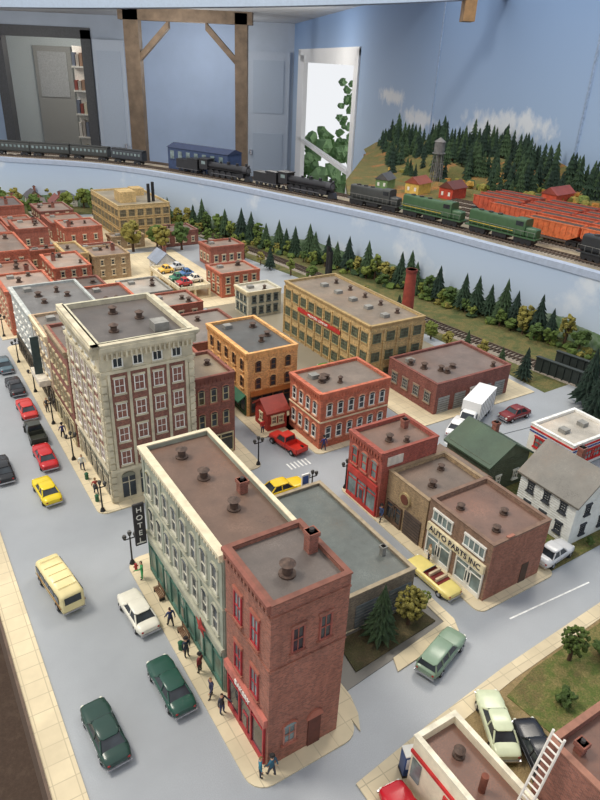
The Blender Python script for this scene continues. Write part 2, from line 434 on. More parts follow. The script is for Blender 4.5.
TURF3=grassm((118,108,58),(92,98,48),(176,112,60),30,"autumn_scenery")
d.poly([(p[0],p[1]) for p in big]+[(wallX(22)-1,22),(wallX(265)-1,265),(22,265),(10,190)],ZD-1.5,ZD+.05,TURF3)
T1=offset(FS,5.2)
track(d,T1[8:],ZD,hb=.3)
T2=offset(FS,12.2)
track(d,T2[8:],ZD,hb=.3)
for o in (17.5,22,26.5,31): track(d,[p for p in offset(FS,o) if p[0]>34 and p[1]>40],ZD+.05,hb=.3)
hv=[];hf=[];nx,ny=22,14
def hillz(i,j):
    e=min(1,i/3,(j)/4); return max(ZD+.06,ZD+.1+e*(2.6+1.6*math.sin(i*.8+j*.5)+1.1*math.cos(j*1.1)))
for j in range(ny):
    for i in range(nx):
        Y=168+(265-168)*j/(ny-1); X1=wallX(Y)-1.2; X0=20+max(0,(200-Y))*.75; X=X0+(X1-X0)*i/(nx-1)
        hv.append((X,Y,hillz(i,j)))
for j in range(ny-1):
    for i in range(nx-1): hf.append((j*nx+i,j*nx+i+1,(j+1)*nx+i+1,(j+1)*nx+i))
d.add(hv,hf,TURF3,True)
WOOD=plain((120,86,58),.7,.2,30)
for p in ((22,262),(60,262),(-60,203),(-120,214),(-180,218),(86,30)): d.box(p[0]-2,p[1]-2,-150,p[0]+2,p[1]+2,ZD-1.5,WOOD)
d.make("train_deck_shelf",town=False,recenter=False)

# ============================================================ BUILDINGS
RG=brick
def B(x0,y0,x1,y1): return {k:face(k,x0,y0,x1,y1) for k in 'WSEN'}
def fin(mb,name,x0,y0): return mb.make(name,loc=(x0,y0,0))

x0,y0,x1,y1,h=13.9,23.2,19.5,29.1,14.7
mb=MB();F=B(x0,y0,x1,y1);br=RG((146,92,74));zr=shell(mb,x0,y0,x1,y1,h,br,roofm((104,94,88)),.4,plain((124,78,64)))
RF=plain((168,48,54),.5,.1)
grid(mb,F['W'],2,[5.3,9.9],1.0,2.4,RF,GLASSL,plain((160,96,78)),m0=.7,m1=.7,mull=1)
storefront(mb,F['W'],.4,5.5,4.0,RF,GLASS)
fbox(mb,F['W'],.1,5.8,4.1,4.8,0,.3,plain((186,110,96)))
for z in (9.2,13.6): fbox(mb,F['W'],0,5.9,z,z+.14,0,.1,br); fbox(mb,F['S'],0,5.6,z,z+.14,0,.1,br)
cornice(mb,F['W'],h,plain((134,80,66)),.3,.7,br)
for s in (1.9,3.9): win(mb,F['S'],s,10.1,.9,2.1,plain((150,84,72)),GLASS,br)
win(mb,F['S'],1.6,1.7,.95,1.7,plain((170,114,98)),GLASSL,plain((162,98,80)),True)
farch(mb,F['S'],3.6,2.9,1.3,.7,.14,plain((162,98,80))); fbox(mb,F['S'],3.1,4.1,.12,2.95,0,.1,plain((96,54,44)))
grid(mb,F['E'],2,[5.3,9.9],1,2,RF); 
vent(mb,16.2,25.3,zr,.48,1.1); chim(mb,18.6,26.4,zr,.66,1.6)
ob=fin(mb,"brick_corner_building",x0,y0)
text(ob,"BAKERY",F['W'],2.9,4.45,.6,WHITE,.34,(x0,y0))

x0,y0,x1,y1,h=14.1,29.8,20.2,45.2,13.3
mb=MB();F=B(x0,y0,x1,y1);wl=plain((150,154,138),.8,.16,40);tr=plain((176,174,154),.7,.1);cap=plain((216,204,174),.7,.08)
zr=shell(mb,x0,y0,x1,y1,h,wl,roofm((112,88,74)),.5,cap)
grid(mb,F['W'],8,[5.2,9.0],.95,2.2,plain((206,202,184)),GLASS,tr,True,.5,.5,0,1)
storefront(mb,F['W'],.3,15.1,3.7,plain((74,112,98)),plain((90,116,104),.3,.5,60),sign=plain((158,158,138)))
for k in range(5):
    s=.3+14.8*k/4; fbox(mb,F['W'],s-.2,s+.2,.12,12.4,0,.1,wl)
fbox(mb,F['W'],0,15.4,4.4,4.65,0,.3,tr)
fbox(mb,F['W'],0,15.4,8.3,8.45,0,.15,tr)
cornice(mb,F['W'],h,cap,.35,.6,cap)
grid(mb,F['N'],3,[5.2,9.0],.8,2,tr)
for x,y in ((16.6,42.6),(16.9,39.0),(17.2,34.4)): vent(mb,x,y,zr,.45,1.0)
chim(mb,18.7,36.0,zr,.65,1.1)
pts=[]
for k in range(10):
    r=1.0 if k%2==0 else .42; a=math.radians(90+36*k); pts.append((r*math.cos(a),r*math.sin(a)))
yc=33.0;zc=4.2
mb.add([(x0-.45,yc+p[0],zc+p[1]) for p in pts]+[(x0-.62,yc,zc),(x0-.3,yc,zc)],[(k,(k+1)%10,10) for k in range(10)]+[((k+1)%10,k,11) for k in range(10)],plain((150,52,44)))
mb.box(x0-1.3,y1-.35,3.4,x0-.3,y1-.15,7.8,plain((52,50,52)));mb.box(x0-1.2,y1-.4,3.6,x0-.4,y1-.1,3.7,WHITE)
ob=fin(mb,"three_storey_store_block",x0,y0)
for i,ch in enumerate("HOTEL"):
    text(ob,ch,(x0-1.3,y1-.35,1,0,0,-1,1),.5,7.2-i*.82,.75,WHITE,.04,(x0,y0))

x0,y0,x1,y1,h=20.5,30.0,32.2,44.8,4.0
mb=MB();F=B(x0,y0,x1,y1);wl=brick((128,116,100));zr=shell(mb,x0,y0,x1,y1,h,wl,roofm((100,106,102)),.35,plain((160,145,120)))
for a in (1,5.5,9):
    fbox(mb,F['S'],a,a+2.4,.12,2.6,0,.08,plain((110,118,120)))
    for k in range(6): fbox(mb,F['S'],a,a+2.4,.5+.35*k,.54+.35*k,.08,.11,GREY)
grid(mb,F['E'],5,[1.2],1,1.5,WHITE); chim(mb,31.0,33.0,zr,.4,1.0,GREY)
fin(mb,"low_garage_building",x0,y0)

x0,y0,x1,y1,h=14.2,56.2,23.6,68.4,18.1
mb=MB();F=B(x0,y0,x1,y1);cr=plain((200,190,164),.75,.16,60);br=brick((134,86,72))
zr=shell(mb,x0,y0,x1,y1,h,cr,roofm((94,88,84)),.6,plain((190,184,160)))
zs=[4.6,7.3,10.0,12.7]
for k,nb in (('W',5),('S',4),('N',4),('E',5)):
    L=F[k][6]
    for i in range(nb):
        s0=.75+(L-1.5)*i/nb; s1=.75+(L-1.5)*(i+1)/nb; c=(s0+s1)/2
        fbox(mb,F[k],s0+.12,s1-.12,4.3,15.0,0,.05,br)
        for z in zs:
            win(mb,F[k],c,z,1.0,1.6,WHITE,GLASS,cr,False,1,1,.07)
        win(mb,F[k],c,15.45,1.0,1.05,WHITE,GLASS,cr,False,1,0)
    for i in range(nb+1):
        s=.75+(L-1.5)*i/nb; fbox(mb,F[k],s-.14,s+.14,4.2,15.0,0,.16,cr)
    for j in range(18):
        z=.3+.8*j
        if z<14.6: fbox(mb,F[k],0,.5,z,z+.6,0,.16,cr); fbox(mb,F[k],L-.5,L,z,z+.6,0,.16,cr)
    fbox(mb,F[k],0,L,3.9,4.25,0,.3,cr); fbox(mb,F[k],0,L,14.95,15.25,0,.3,cr)
    cornice(mb,F[k],h-.3,cr,.7,1.1,cr)
    for i in range(nb):
        s0=.75+(L-1.5)*i/nb; s1=.75+(L-1.5)*(i+1)/nb;c=(s0+s1)/2
        fbox(mb,F[k],s0+.3,s1-.3,.6,3.1,0,.1,GLASS); fbox(mb,F[k],c-.05,c+.05,.6,3.1,0,.13,cr); fbox(mb,F[k],s0+.3,s1-.3,2.4,2.5,0,.13,cr)
        farch(mb,F[k],c,3.1,s1-s0-.5,.5,.14,plain((120,120,105)))
mb.box(x0-.6,y0-.6,h-.3,x1+.6,y0+.1,h,cr);mb.box(x0-.6,y0-.6,h-.3,x0+.1,y1+.4,h,cr)
for x,y in ((17,60),(20.5,62.5),(18.5,65)): vent(mb,x,y,zr,.45,.9)
mb.box(20.5,58,zr,22,59.6,zr+.9,GREY)
fin(mb,"corner_hotel_building",x0,y0)

def gen(name,x0,y0,x1,y1,h,wall,roof,colsW,colsS,zs,w=.9,hh=1.5,frame=WHITE,lint=None,arch=False,shop=None,cor=None,par=.4,cap=None,vents=1,chimn=0,mull=0,rail=1,sh=3.0,sign=None,glass=None):
    mb=MB();F=B(x0,y0,x1,y1); zr=shell(mb,x0,y0,x1,y1,h,wall,roof,par,cap)
    for k in 'WE':
        if colsW: grid(mb,F[k],colsW,zs,w,hh,frame,glass,lint,arch,.4,.4,mull,rail)
    for k in 'SN':
        if colsS: grid(mb,F[k],colsS,zs,w,hh,frame,glass,lint,arch,.4,.4,mull,rail)
    if shop:
        for k in shop: storefront(mb,F[k],.3,F[k][6]-.3,sh,frame if frame is not WHITE else plain((90,80,66)),None,sign=sign)
    if cor:
        for k in 'WS': cornice(mb,F[k],h,cor,.3 if k=='W' else .15,.7,cor)
    rr=random.Random(int(x0*7+y0*3))
    for i in range(vents): vent(mb,rr.uniform(x0+1.2,x1-1.2),rr.uniform(y0+1.2,y1-1.2),zr,rr.uniform(.3,.5),rr.uniform(.6,1))
    for i in range(chimn): chim(mb,rr.uniform(x0+1.2,x1-1.2),rr.uniform(y0+1.2,y1-1.2),zr,.7,1.3)
    if (x1-x0)>6: mb.box(x0+1.5,y1-2.6,zr,x0+2.6,y1-1.6,zr+.5,GREY)
    return mb,F
RED=brick((160,90,70));RED2=brick((188,102,74));RED3=brick((134,80,66));TAN=brick((196,166,112));ORG=brick((230,168,104));BRN=brick((124,92,76));TAN2=brick((164,138,104));GRB=brick((150,148,140))
tanf=plain((190,176,140))
MF=plain((206,190,160),.7,.1)
mb,F=gen("x",24.7,59.6,30.0,66.5,10.6,RED3,roofm((150,132,108)),3,3,[4.2,7.3],.75,1.7,tanf,plain((170,110,90)),True,shop='S',cor=plain((120,70,58)),vents=1)
fin(mb,"brick_office_building",24.7,59.6)
mb,F=gen("x",35.2,66.2,42.6,78.2,9.1,ORG,roofm((90,90,88)),5,3,[3.9,6.3],.8,1.4,plain((130,90,56)),plain((236,186,126)),True,shop=None,cor=plain((230,174,110)),vents=3)
storefront(mb,F['W'],.4,11.6,3.0,plain((60,90,60)),None,awn=GREENP); storefront(mb,F['S'],.4,7,3.0,plain((110,74,46)),None,sign=plain((190,120,60)))
fin(mb,"orange_brick_store",35.2,66.2)
mb=MB();x0,y0,x1,y1,h=54.9,66.6,65.0,90.0,9.3;F=B(x0,y0,x1,y1);zr=shell(mb,x0,y0,x1,y1,h,TAN,roofm((136,122,106)),.4,plain((156,134,94)))
GW=plain((104,118,96))
for k,nb in (('W',10),('S',4),('E',10),('N',4)):
    L=F[k][6]
    for i in range(nb):
        c=L*(i+.5)/nb
        for z in (.8,3.6,6.5): win(mb,F[k],c,z,1.4,1.5,GW,plain((92,90,74),.3,.4),plain((176,150,104)),False,2,2,.07)
        fbox(mb,F[k],c-L/nb/2-.12,c-L/nb/2+.12,.12,8.4,0,.18,TAN)
fbox(mb,F['W'],4.5,16.5,5.5,6.1,0,.25,plain((184,48,40)))
cornice(mb,F['W'],h,plain((176,148,100)),.25,.5);cornice(mb,F['S'],h,plain((176,148,100)),.25,.5)
for y in range(69,89,4): mb.box(59.2,y,zr,60.3,y+1,zr+.5,GREY); vent(mb,62.5,y+1,zr,.35,.8)
ob=fin(mb,"long_factory_building",x0,y0); text(ob,"MILLWORK COMPANY",F['W'],10.5,5.8,.55,WHITE,.28,(x0,y0))
mb,F=gen("x",39.0,55.0,49.3,62.0,7.6,RED2,roofm((130,116,104)),4,6,[1.3,4.4],.8,1.6,WHITE,plain((214,160,130)),True,cor=plain((190,106,80)),vents=4)
fbox(mb,F['S'],0,10.3,3.7,3.85,0,.12,CREAM);fbox(mb,F['W'],0,7,3.7,3.85,0,.12,CREAM)
fin(mb,"red_brick_station_building",39,55)
mb,F=gen("x",57.6,55.0,71.8,65.0,4.7,brick((128,74,64)),roofm((122,106,98)),4,0,[1.4],1.1,1.5,GREY,plain((150,130,110)),vents=6,mull=2,rail=2)
for s in (1.6,4.6,9.6,12.4): fbox(mb,F['S'],s-1,s+1,.12,2.5,0,.08,plain((150,152,150))); [fbox(mb,F['S'],s-1,s+1,.4+.35*k,.44+.35*k,.08,.11,DARK) for k in range(6)]
win(mb,F['S'],7.1,1.3,1.2,1.3,WHITE,mull=2)
fin(mb,"freight_warehouse",57.6,55)
mb=MB();x0,y0,x1,y1,h=36.9,40.9,44.2,46.4,8.0;F=B(x0,y0,x1,y1);rd=brick((160,80,66));zr=shell(mb,x0,y0,x1,y1,h,rd,roofm((124,98,84)),.5,plain((146,76,62)))
grid(mb,F['W'],3,[4.4],.95,1.9,plain((196,66,58)),GLASSL,plain((190,116,96)),True,.3,.3)
storefront(mb,F['W'],.3,5.2,3.2,plain((184,56,50)),GLASSL,sign=plain((186,66,58)))
grid(mb,F['E'],3,[4.4],.9,1.7,WHITE);cornice(mb,F['W'],h,rd,.3,.8,plain((176,96,78)))
fbox(mb,F['S'],.6,2.6,6.3,7.3,0,.1,plain((214,204,190)))
vent(mb,39.5,43.2,zr,.4,.9);chim(mb,42.7,44.6,zr,.6,1.0);vent(mb,41,42.2,zr,.3,.7)
fin(mb,"red_brick_shop",x0,y0)
mb=MB();x0,y0,x1,y1,h=37.8,34.9,45.3,40.8,5.9;F=B(x0,y0,x1,y1);zr=shell(mb,x0,y0,x1,y1,h,TAN2,roofm((118,102,90)),.5,plain((150,128,100)))
storefront(mb,F['W'],.4,2.6,2.6,plain((90,70,56)),GLASS); fbox(mb,F['W'],3.0,5.4,.12,2.9,0,.1,plain((88,74,66)))
for k in range(7): fbox(mb,F['W'],3.0,5.4,.4+.36*k,.45+.36*k,.1,.13,DARK)
mb.T=Matrix.Translation((x0-.12,37.9,4.1))@Matrix.Rotation(math.pi/2,4,'Y'); mb.cyl(0,0,-.1,.1,.75,plain((170,150,110)),n=20); mb.cyl(0,0,-.14,-.1,.55,plain((110,64,48)),n=20); mb.T=None
for k in range(5): fbox(mb,F['E'],.5+k*1.05,1.2+k*1.05,1.5,2.9,0,.06,GLASS)
vent(mb,40.2,37,zr,.4,.8);vent(mb,43,38.8,zr,.35,.7)
fin(mb,"tan_repair_garage",x0,y0)
mb=MB();x0,y0,x1,y1,h=37.8,26.9,45.1,34.7,6.4;F=B(x0,y0,x1,y1);zr=shell(mb,x0,y0,x1,y1,h,brick((136,106,86)),roofm((122,92,78)),.5,plain((124,98,82)))
SB=brick((150,98,80))
fbox(mb,F['S'],0,7.3,.12,6.2,0,.03,SB)
storefront(mb,F['W'],.4,3.5,2.9,WHITE,GLASSL);storefront(mb,F['W'],4.3,7.4,2.9,WHITE,GLASSL)
fbox(mb,F['W'],.3,7.5,3.0,3.9,0,.28,plain((228,216,180)))
for s in (1.9,5.9):
    fbox(mb,F['W'],s-1.2,s+1.2,4.4,5.5,0,.06,GLASSL); 
    for k in range(5): fbox(mb,F['W'],s-1.2+k*.6-.05,s-1.2+k*.6+.05,4.4,5.5,0,.12,WHITE)
    fbox(mb,F['W'],s-1.3,s+1.3,5.45,5.65,0,.16,WHITE); fbox(mb,F['W'],s-1.3,s+1.3,4.25,4.42,0,.16,WHITE)
fbox(mb,F['S'],4.6,5.5,.12,2.3,0,.08,plain((80,60,50)))
for (sx,sy) in ((39.5,32.5),(42.5,30),(40,28.6)): vent(mb,sx,sy,zr,.35,.6)
mb.box(39.6,26.9,h-.05,40.4,27.2,h+.1,SB)
ob=fin(mb,"auto_parts_store",x0,y0); text(ob,"AUTO PARTS INC",F['W'],3.9,3.45,.82,plain((40,40,60)),.3,(x0,y0))

def gable(name,x0,y0,x1,y1,h,rise,wall,roof,ridge='y',frame=WHITE,cols=3,stories=1,ov=.35,chimney=True):
    mb=MB();F=B(x0,y0,x1,y1); mb.box(x0,y0,.12,x1,y1,h,wall)
    n=int(h/.28)
    for k in 'WSEN':
        for i in range(1,n): fbox(mb,F[k],0,F[k][6],.1+i*.28,.13+i*.28,0,.04,wall)
    for k in 'WE': grid(mb,F[k],cols,[1.0+2.4*i for i in range(stories)],.7,1.1,frame,GLASS,frame,False,.4,.4,1,1)
    for k in 'SN': grid(mb,F[k],2,[1.0+2.4*i for i in range(stories)],.7,1.1,frame,GLASS,frame,False,.4,.4,1,1)
    if ridge=='y':
        xm=(x0+x1)/2
        sec=[(x0-ov,h-.25),(xm,h+rise),(x1+ov,h-.25),(x1+ov,h-.45),(xm,h+rise-.22),(x0-ov,h-.45)]
        vs=[(p[0],y0-ov,p[1]) for p in sec]+[(p[0],y1+ov,p[1]) for p in sec]
        mb.add([(x0,y0,h),(x1,y0,h),(xm,y0,h+rise-.15),(x0,y1,h),(x1,y1,h),(xm,y1,h+rise-.15)],[(0,1,2),(4,3,5)],wall)
    else:
        ym=(y0+y1)/2
        sec=[(y0-ov,h-.25),(ym,h+rise),(y1+ov,h-.25),(y1+ov,h-.45),(ym,h+rise-.22),(y0-ov,h-.45)]
        vs=[(x0-ov,p[0],p[1]) for p in sec]+[(x1+ov,p[0],p[1]) for p in sec]
        mb.add([(x0,y0,h),(x0,y1,h),(x0,ym,h+rise-.15),(x1,y0,h),(x1,y1,h),(x1,ym,h+rise-.15)],[(0,2,1),(3,4,5)],wall)
    mb.add(vs,[(0,1,7,6),(1,2,8,7),(2,3,9,8),(3,4,10,9),(4,5,11,10),(5,0,6,11),(0,5,4,1),(1,4,3,2),(6,7,10,11),(7,8,9,10)],roof)
    if chimney: chim(mb,(x0+x1)/2+.6,(y0+y1)/2,h+rise*.5,.6,rise*.5+.8)
    return fin(mb,name,x0,y0)
gable("white_clapboard_house",50.8,28.0,57.5,34.8,5.3,2.6,plain((220,222,218),.7,.06),roofm((122,118,110)),'y',plain((60,64,70)),3,2)
gable("green_roof_house",49.8,38.2,56.2,44.6,4.2,1.9,plain((84,92,74)),roofm((66,88,68)),'y',WHITE,2,1)
gable("brown_shed",46.9,37.0,49.2,44.0,3.4,.8,BRN,roofm((122,104,90)),'y',WHITE,3,1,.2,False)
mb=MB();x0,y0,x1,y1,h=62.3,36.8,70.5,43.0,3.7;F=B(x0,y0,x1,y1);zr=shell(mb,x0,y0,x1,y1,h,plain((236,232,224),.6,.05),roofm((196,188,174)),.4,plain((240,238,230)),z0=.12)
for k in 'WS':
    fbox(mb,F[k],0,F[k][6],3.05,3.25,0,.1,plain((196,44,44))); fbox(mb,F[k],0,F[k][6],2.65,2.8,0,.1,plain((50,70,140)))
grid(mb,F['W'],3,[.9],1.3,1.3,plain((196,44,44)),GLASSL,mull=1);grid(mb,F['S'],4,[.9],1.3,1.3,plain((196,44,44)),GLASSL,mull=1)
for xx in (64.5,68.0): mb.box(xx-.5,39.4,zr,xx+.5,40.4,zr+.5,GREY)
fin(mb,"striped_diner",x0,y0)
mb=MB();F=B(42.9,63.4,46.6,66.0); mb.box(42.9,63.4,.12,46.6,66,2.6,plain((170,50,40)));mb.hull8([(42.5,62.6,2.3),(47,62.6,2.3),(47,66.2,3.6),(42.5,66.2,3.6)],[(42.5,62.6,2.5),(47,62.6,2.5),(47,66.2,3.8),(42.5,66.2,3.8)],plain((150,48,36)))
grid(mb,F['S'],3,[.9],.7,1.1,CREAM);grid(mb,F['W'],2,[.9],.7,1.1,CREAM)
fin(mb,"red_shed",42.9,63.4)
gable("red_bus_shelter",35.6,61.6,38.4,64.8,3.0,1.2,plain((160,52,42)),roofm((150,56,44)),'x',CREAM,1,1,.3,False)

mb,F=gen("x",14.0,68.9,23.0,78.3,12.4,RED3,roofm((118,106,98)),5,4,[4.6,8.2],.9,1.9,tanf,tanf,False,shop='W',cor=plain((150,130,104)),vents=3,sh=3.4);fin(mb,"brick_department_store",14,68.9)
mb,F=gen("x",14.0,78.8,22.6,87.6,10.6,brick((176,150,120)),roofm((126,118,110)),4,4,[4.4,7.4],.9,1.6,WHITE,CREAM,False,shop='W',cor=CREAM,vents=2);
mb.box(12.7,83.0,4.0,13.7,83.2,9.2,plain((50,66,66)));fbox(mb,(14,87.6,0,-1,-1,0,8.8),2,7,3.2,4.0,0,1.4,plain((214,206,190)))
fin(mb,"movie_theater",14,78.8)
mb,F=gen("x",14.0,88.2,23.6,102,10.2,plain((176,180,176)),roofm((116,114,112)),6,5,[3.8,6.6],.9,1.5,WHITE,WHITE,False,shop='W',cor=plain((190,192,186)),vents=4);fin(mb,"grey_bank_building",14,88.2)
mb,F=gen("x",24.2,68.6,31.0,80.0,8.0,RED,roofm((130,116,104)),4,3,[3.6,5.8],.8,1.2,MF,None,False,vents=2);fin(mb,"brick_row_building",24.2,68.6)
mb,F=gen("x",24.4,82.0,31.0,92.0,7.0,BRN,roofm((146,134,122)),4,3,[3.4],.8,1.4,MF,None,False,vents=3);fin(mb,"brick_row_building",24.4,82)
mb,F=gen("x",24.4,93.0,31.0,103.0,8.4,RED2,roofm((108,98,94)),4,3,[3.4,5.6],.8,1.3,MF,None,False,vents=2);fin(mb,"brick_row_building",24.4,93)
mb,F=gen("x",34.6,82.0,44.6,94.5,4.6,RED3,roofm((134,126,118)),5,4,[1.6],.9,1.4,MF,None,False,vents=3);fin(mb,"flat_roof_store",34.6,82)
mb,F=gen("x",34.6,96.0,42.6,103.0,5.6,RED,roofm((156,144,132)),3,3,[3.2],.8,1.2,MF,None,False,vents=2);fin(mb,"flat_roof_store",34.6,96)
far=[(14.2,108,22,118,7.6,RED2,(170,150,136)),(14.2,119,22,130,6.4,RED,(150,120,104)),(14.2,131,22.6,146,8.0,RED2,(130,112,100)),
(14.2,153,23,164,6.5,RED,(150,130,120)),(14.2,165,23,178,8,RED2,(120,104,96)),(14.2,179,23,190,6,RED3,(150,130,120)),
(24.2,108,31,117,5.8,RED3,(100,92,86)),(24.2,119,30.8,129.5,7.2,RED2,(168,150,136)),(24.2,144,31,147.6,4.2,RED,(150,130,120)),
(24.6,153,31,163,6.8,RED,(160,140,126)),(24.6,165,31,176,5,RED2,(140,118,106)),(24.6,178,31,190,7,RED,(110,100,96)),
(34.6,108,42,117,4.2,GRB,(176,170,160)),(34.6,131,42,139,5.2,TAN2,(150,130,116)),(34.6,140,43,147,3.8,RED,(120,110,100)),
(34.6,153,43,162,6.2,RED2,(160,130,116)),(34.6,166,43,176,4.6,RED,(150,130,116)),(45,153,53,157,3.2,TAN2,(150,140,130)),(56.5,150.5,66,157.8,3.8,RED3,(128,110,100)),(34.6,178,43,189,5,RED3,(150,130,116))]
for i,(a,b_,c,d_,hh,wm,rc) in enumerate(far):
    zs=[z for z in (1.0,3.2,5.4) if z+1.6<hh]
    mb,F=gen("x",a,b_,c,d_,hh,wm,roofm(rc),max(2,int((d_-b_)/2.4)),max(2,int((c-a)/2.2)),zs,.7,1.1,MF,None,False,cor=wm,vents=2,chimn=i%2)
    fin(mb,"brick_downtown_building",a,b_)
mb,F=gen("x",29.6,132.0,33.9,142.0,5.9,TAN,roofm((128,116,102)),5,3,[.9,3.2],.9,1.5,plain((120,110,84)),None,False,cor=plain((196,166,116)),vents=2,mull=1);fin(mb,"tan_brick_building",29.6,132)
mb,F=gen("x",53.0,110.5,61.4,117.5,5.0,RED2,roofm((160,140,124)),3,4,[.9,2.9],.9,1.2,MF,None,False,cor=RED2,vents=3);fin(mb,"red_brick_factory",53,110.5)
mb,F=gen("x",60.0,130.5,68.4,136.5,4.6,RED,roofm((150,130,116)),3,4,[1.2],.9,1.4,MF,None,False,cor=RED,vents=2);fin(mb,"red_brick_mill",60,130.5)
mb,F=gen("x",52.4,98.4,59.2,103.6,5.0,plain((200,194,172)),roofm((200,194,180)),3,4,[.8,2.9],.8,1.2,plain((90,100,96)),None,False,cor=CREAM,vents=1);fin(mb,"cream_two_storey_store",52.4,98.4)
mb=MB();mb.box(45,112,.12,51.5,128,.4,CREAM);mb.box(45,112,2.0,51.5,128,2.3,plain((214,200,168)))
for x in (45.2,48.2,51.2):
    for y in (112.3,117.5,122.7,127.6): mb.box(x-.2,y-.2,.4,x+.2,y+.2,2.0,CREAM)
for a in ((45,112,51.5,112.2),(45,127.8,51.5,128),(45,112,45.2,128),(51.3,112,51.5,128)): mb.box(a[0],a[1],2.3,a[2],a[3],2.8,plain((226,214,184)))
fin(mb,"parking_garage",45,112)
mb=MB();x0,y0,x1,y1,h=49.6,161.0,63,184,8.6;F=B(x0,y0,x1,y1);zr=shell(mb,x0,y0,x1,y1,h,TAN,roofm((156,146,126)),.5,plain((190,168,124)))
for k,nb in (('W',8),('S',6)):
    L=F[k][6]
    for i in range(nb):
        c=L*(i+.5)/nb
        for z in (.8,3.3,5.8): win(mb,F[k],c,z,L/nb-.7,1.7,plain((150,136,104)),plain((104,98,82),.3,.3),TAN,False,2,1)
mb.box(52,166,zr,56,171,zr+2.6,TAN); mb.box(58,174,zr,61,178,zr+1.8,TAN); mb.cyl(59,165,zr,zr+4.5,.4,BLACK);mb.cyl(60.4,165.6,zr,zr+4.8,.4,BLACK)
fin(mb,"tall_factory_building",x0,y0)
for (x,y,c1,rc,r) in ((47.5,130,(232,230,226),(150,160,176),'y'),(36,196,(220,214,200),(120,110,108),'x'),(42.5,199,(196,180,150),(140,80,70),'y'),(47,205,(226,224,218),(100,104,112),'x'),(30,201,(200,190,170),(120,120,124),'y'),(25,206,(226,220,204),(130,80,70),'x'),(19,203,(206,200,190),(90,94,100),'y'),(54,194,(222,214,198),(120,84,72),'x'),(38,210,(180,150,120),(96,90,92),'y')):
    gable("small_frame_house",x,y,x+4,y+5,2.8,1.8,plain(c1),roofm(rc),r,WHITE,2,1)
def stack(name,x,y,h,r,m,m2=None):
    mb=MB();mb.cyl(x,y,.05,h,r*1.25,m,r2=r*.9,n=20);mb.cyl(x,y,h-.5,h,r*1.05,m2 or m,n=20);mb.cyl(x,y,.05,1.0,r*1.45,m,n=20); fin(mb,name,x,y)
stack("brick_smokestack",73.6,80.0,11.6,.95,plain((150,66,52)),plain((120,50,40)))
stack("iron_smokestack",75.2,106,8,.45,BLACK);stack("iron_smokestack",76.4,108.5,8.4,.45,BLACK)
mb=MB();x0,y0,x1,y1,h=21.2,6.0,24.6,17.6,5.1;F=B(x0,y0,x1,y1);cw=plain((230,220,192),.7,.08)
zr=shell(mb,x0,y0,x1,y1,h,cw,roofm((120,92,80)),.7,plain((232,224,200)),t=.3)
fbox(mb,F['W'],.2,1.0,1.4,3.2,0,.08,GLASSL);fbox(mb,F['W'],3.0,5.6,.12,3.2,0,.1,plain((196,60,56)));fbox(mb,F['W'],6.4,9,.12,3.2,0,.1,plain((196,60,56)))
fbox(mb,F['W'],0,11.6,3.6,3.85,0,.14,plain((196,44,44)))
vent(mb,23,15.5,zr,.35,.7);mb.cyl(22.6,13.2,zr,zr+1.4,.22,RUST)
fin(mb,"service_garage",x0,y0); gz=zr
mb=MB();x0,y0,x1,y1,h=24.9,-2.0,33.5,11.6,9.5;F=B(x0,y0,x1,y1)
zr=shell(mb,x0,y0,x1,y1,h,brick((140,90,74)),roofm((124,90,76)),.6,plain((160,112,92)),t=.35)
chim(mb,26.2,10.4,zr,.5,.8);mb.box(30.5,9.3,zr,31.6,10.4,zr+.7,RUST)
grid(mb,F['W'],4,[5.6],.9,1.6,WHITE,skip=((0,0),));grid(mb,F['N'],3,[1.5,4.8],.9,1.6,WHITE)
fin(mb,"brick_loft_building",x0,y0)
mb=MB();LD=plain((226,220,210),.5)
A=Vector((23.1,11.0,gz+.08));E=Vector((24.75,11.05,10.6));sd=Vector((0,.36,0))
mb.bar(A-sd,E-sd,.08,LD);mb.bar(A+sd,E+sd,.08,LD)
for k in range(14):
    c=A+(E-A)*(k+.5)/14; mb.bar(c-sd,c+sd,.06,LD)
mb.make("ladder",loc=(23.1,11.0,0))

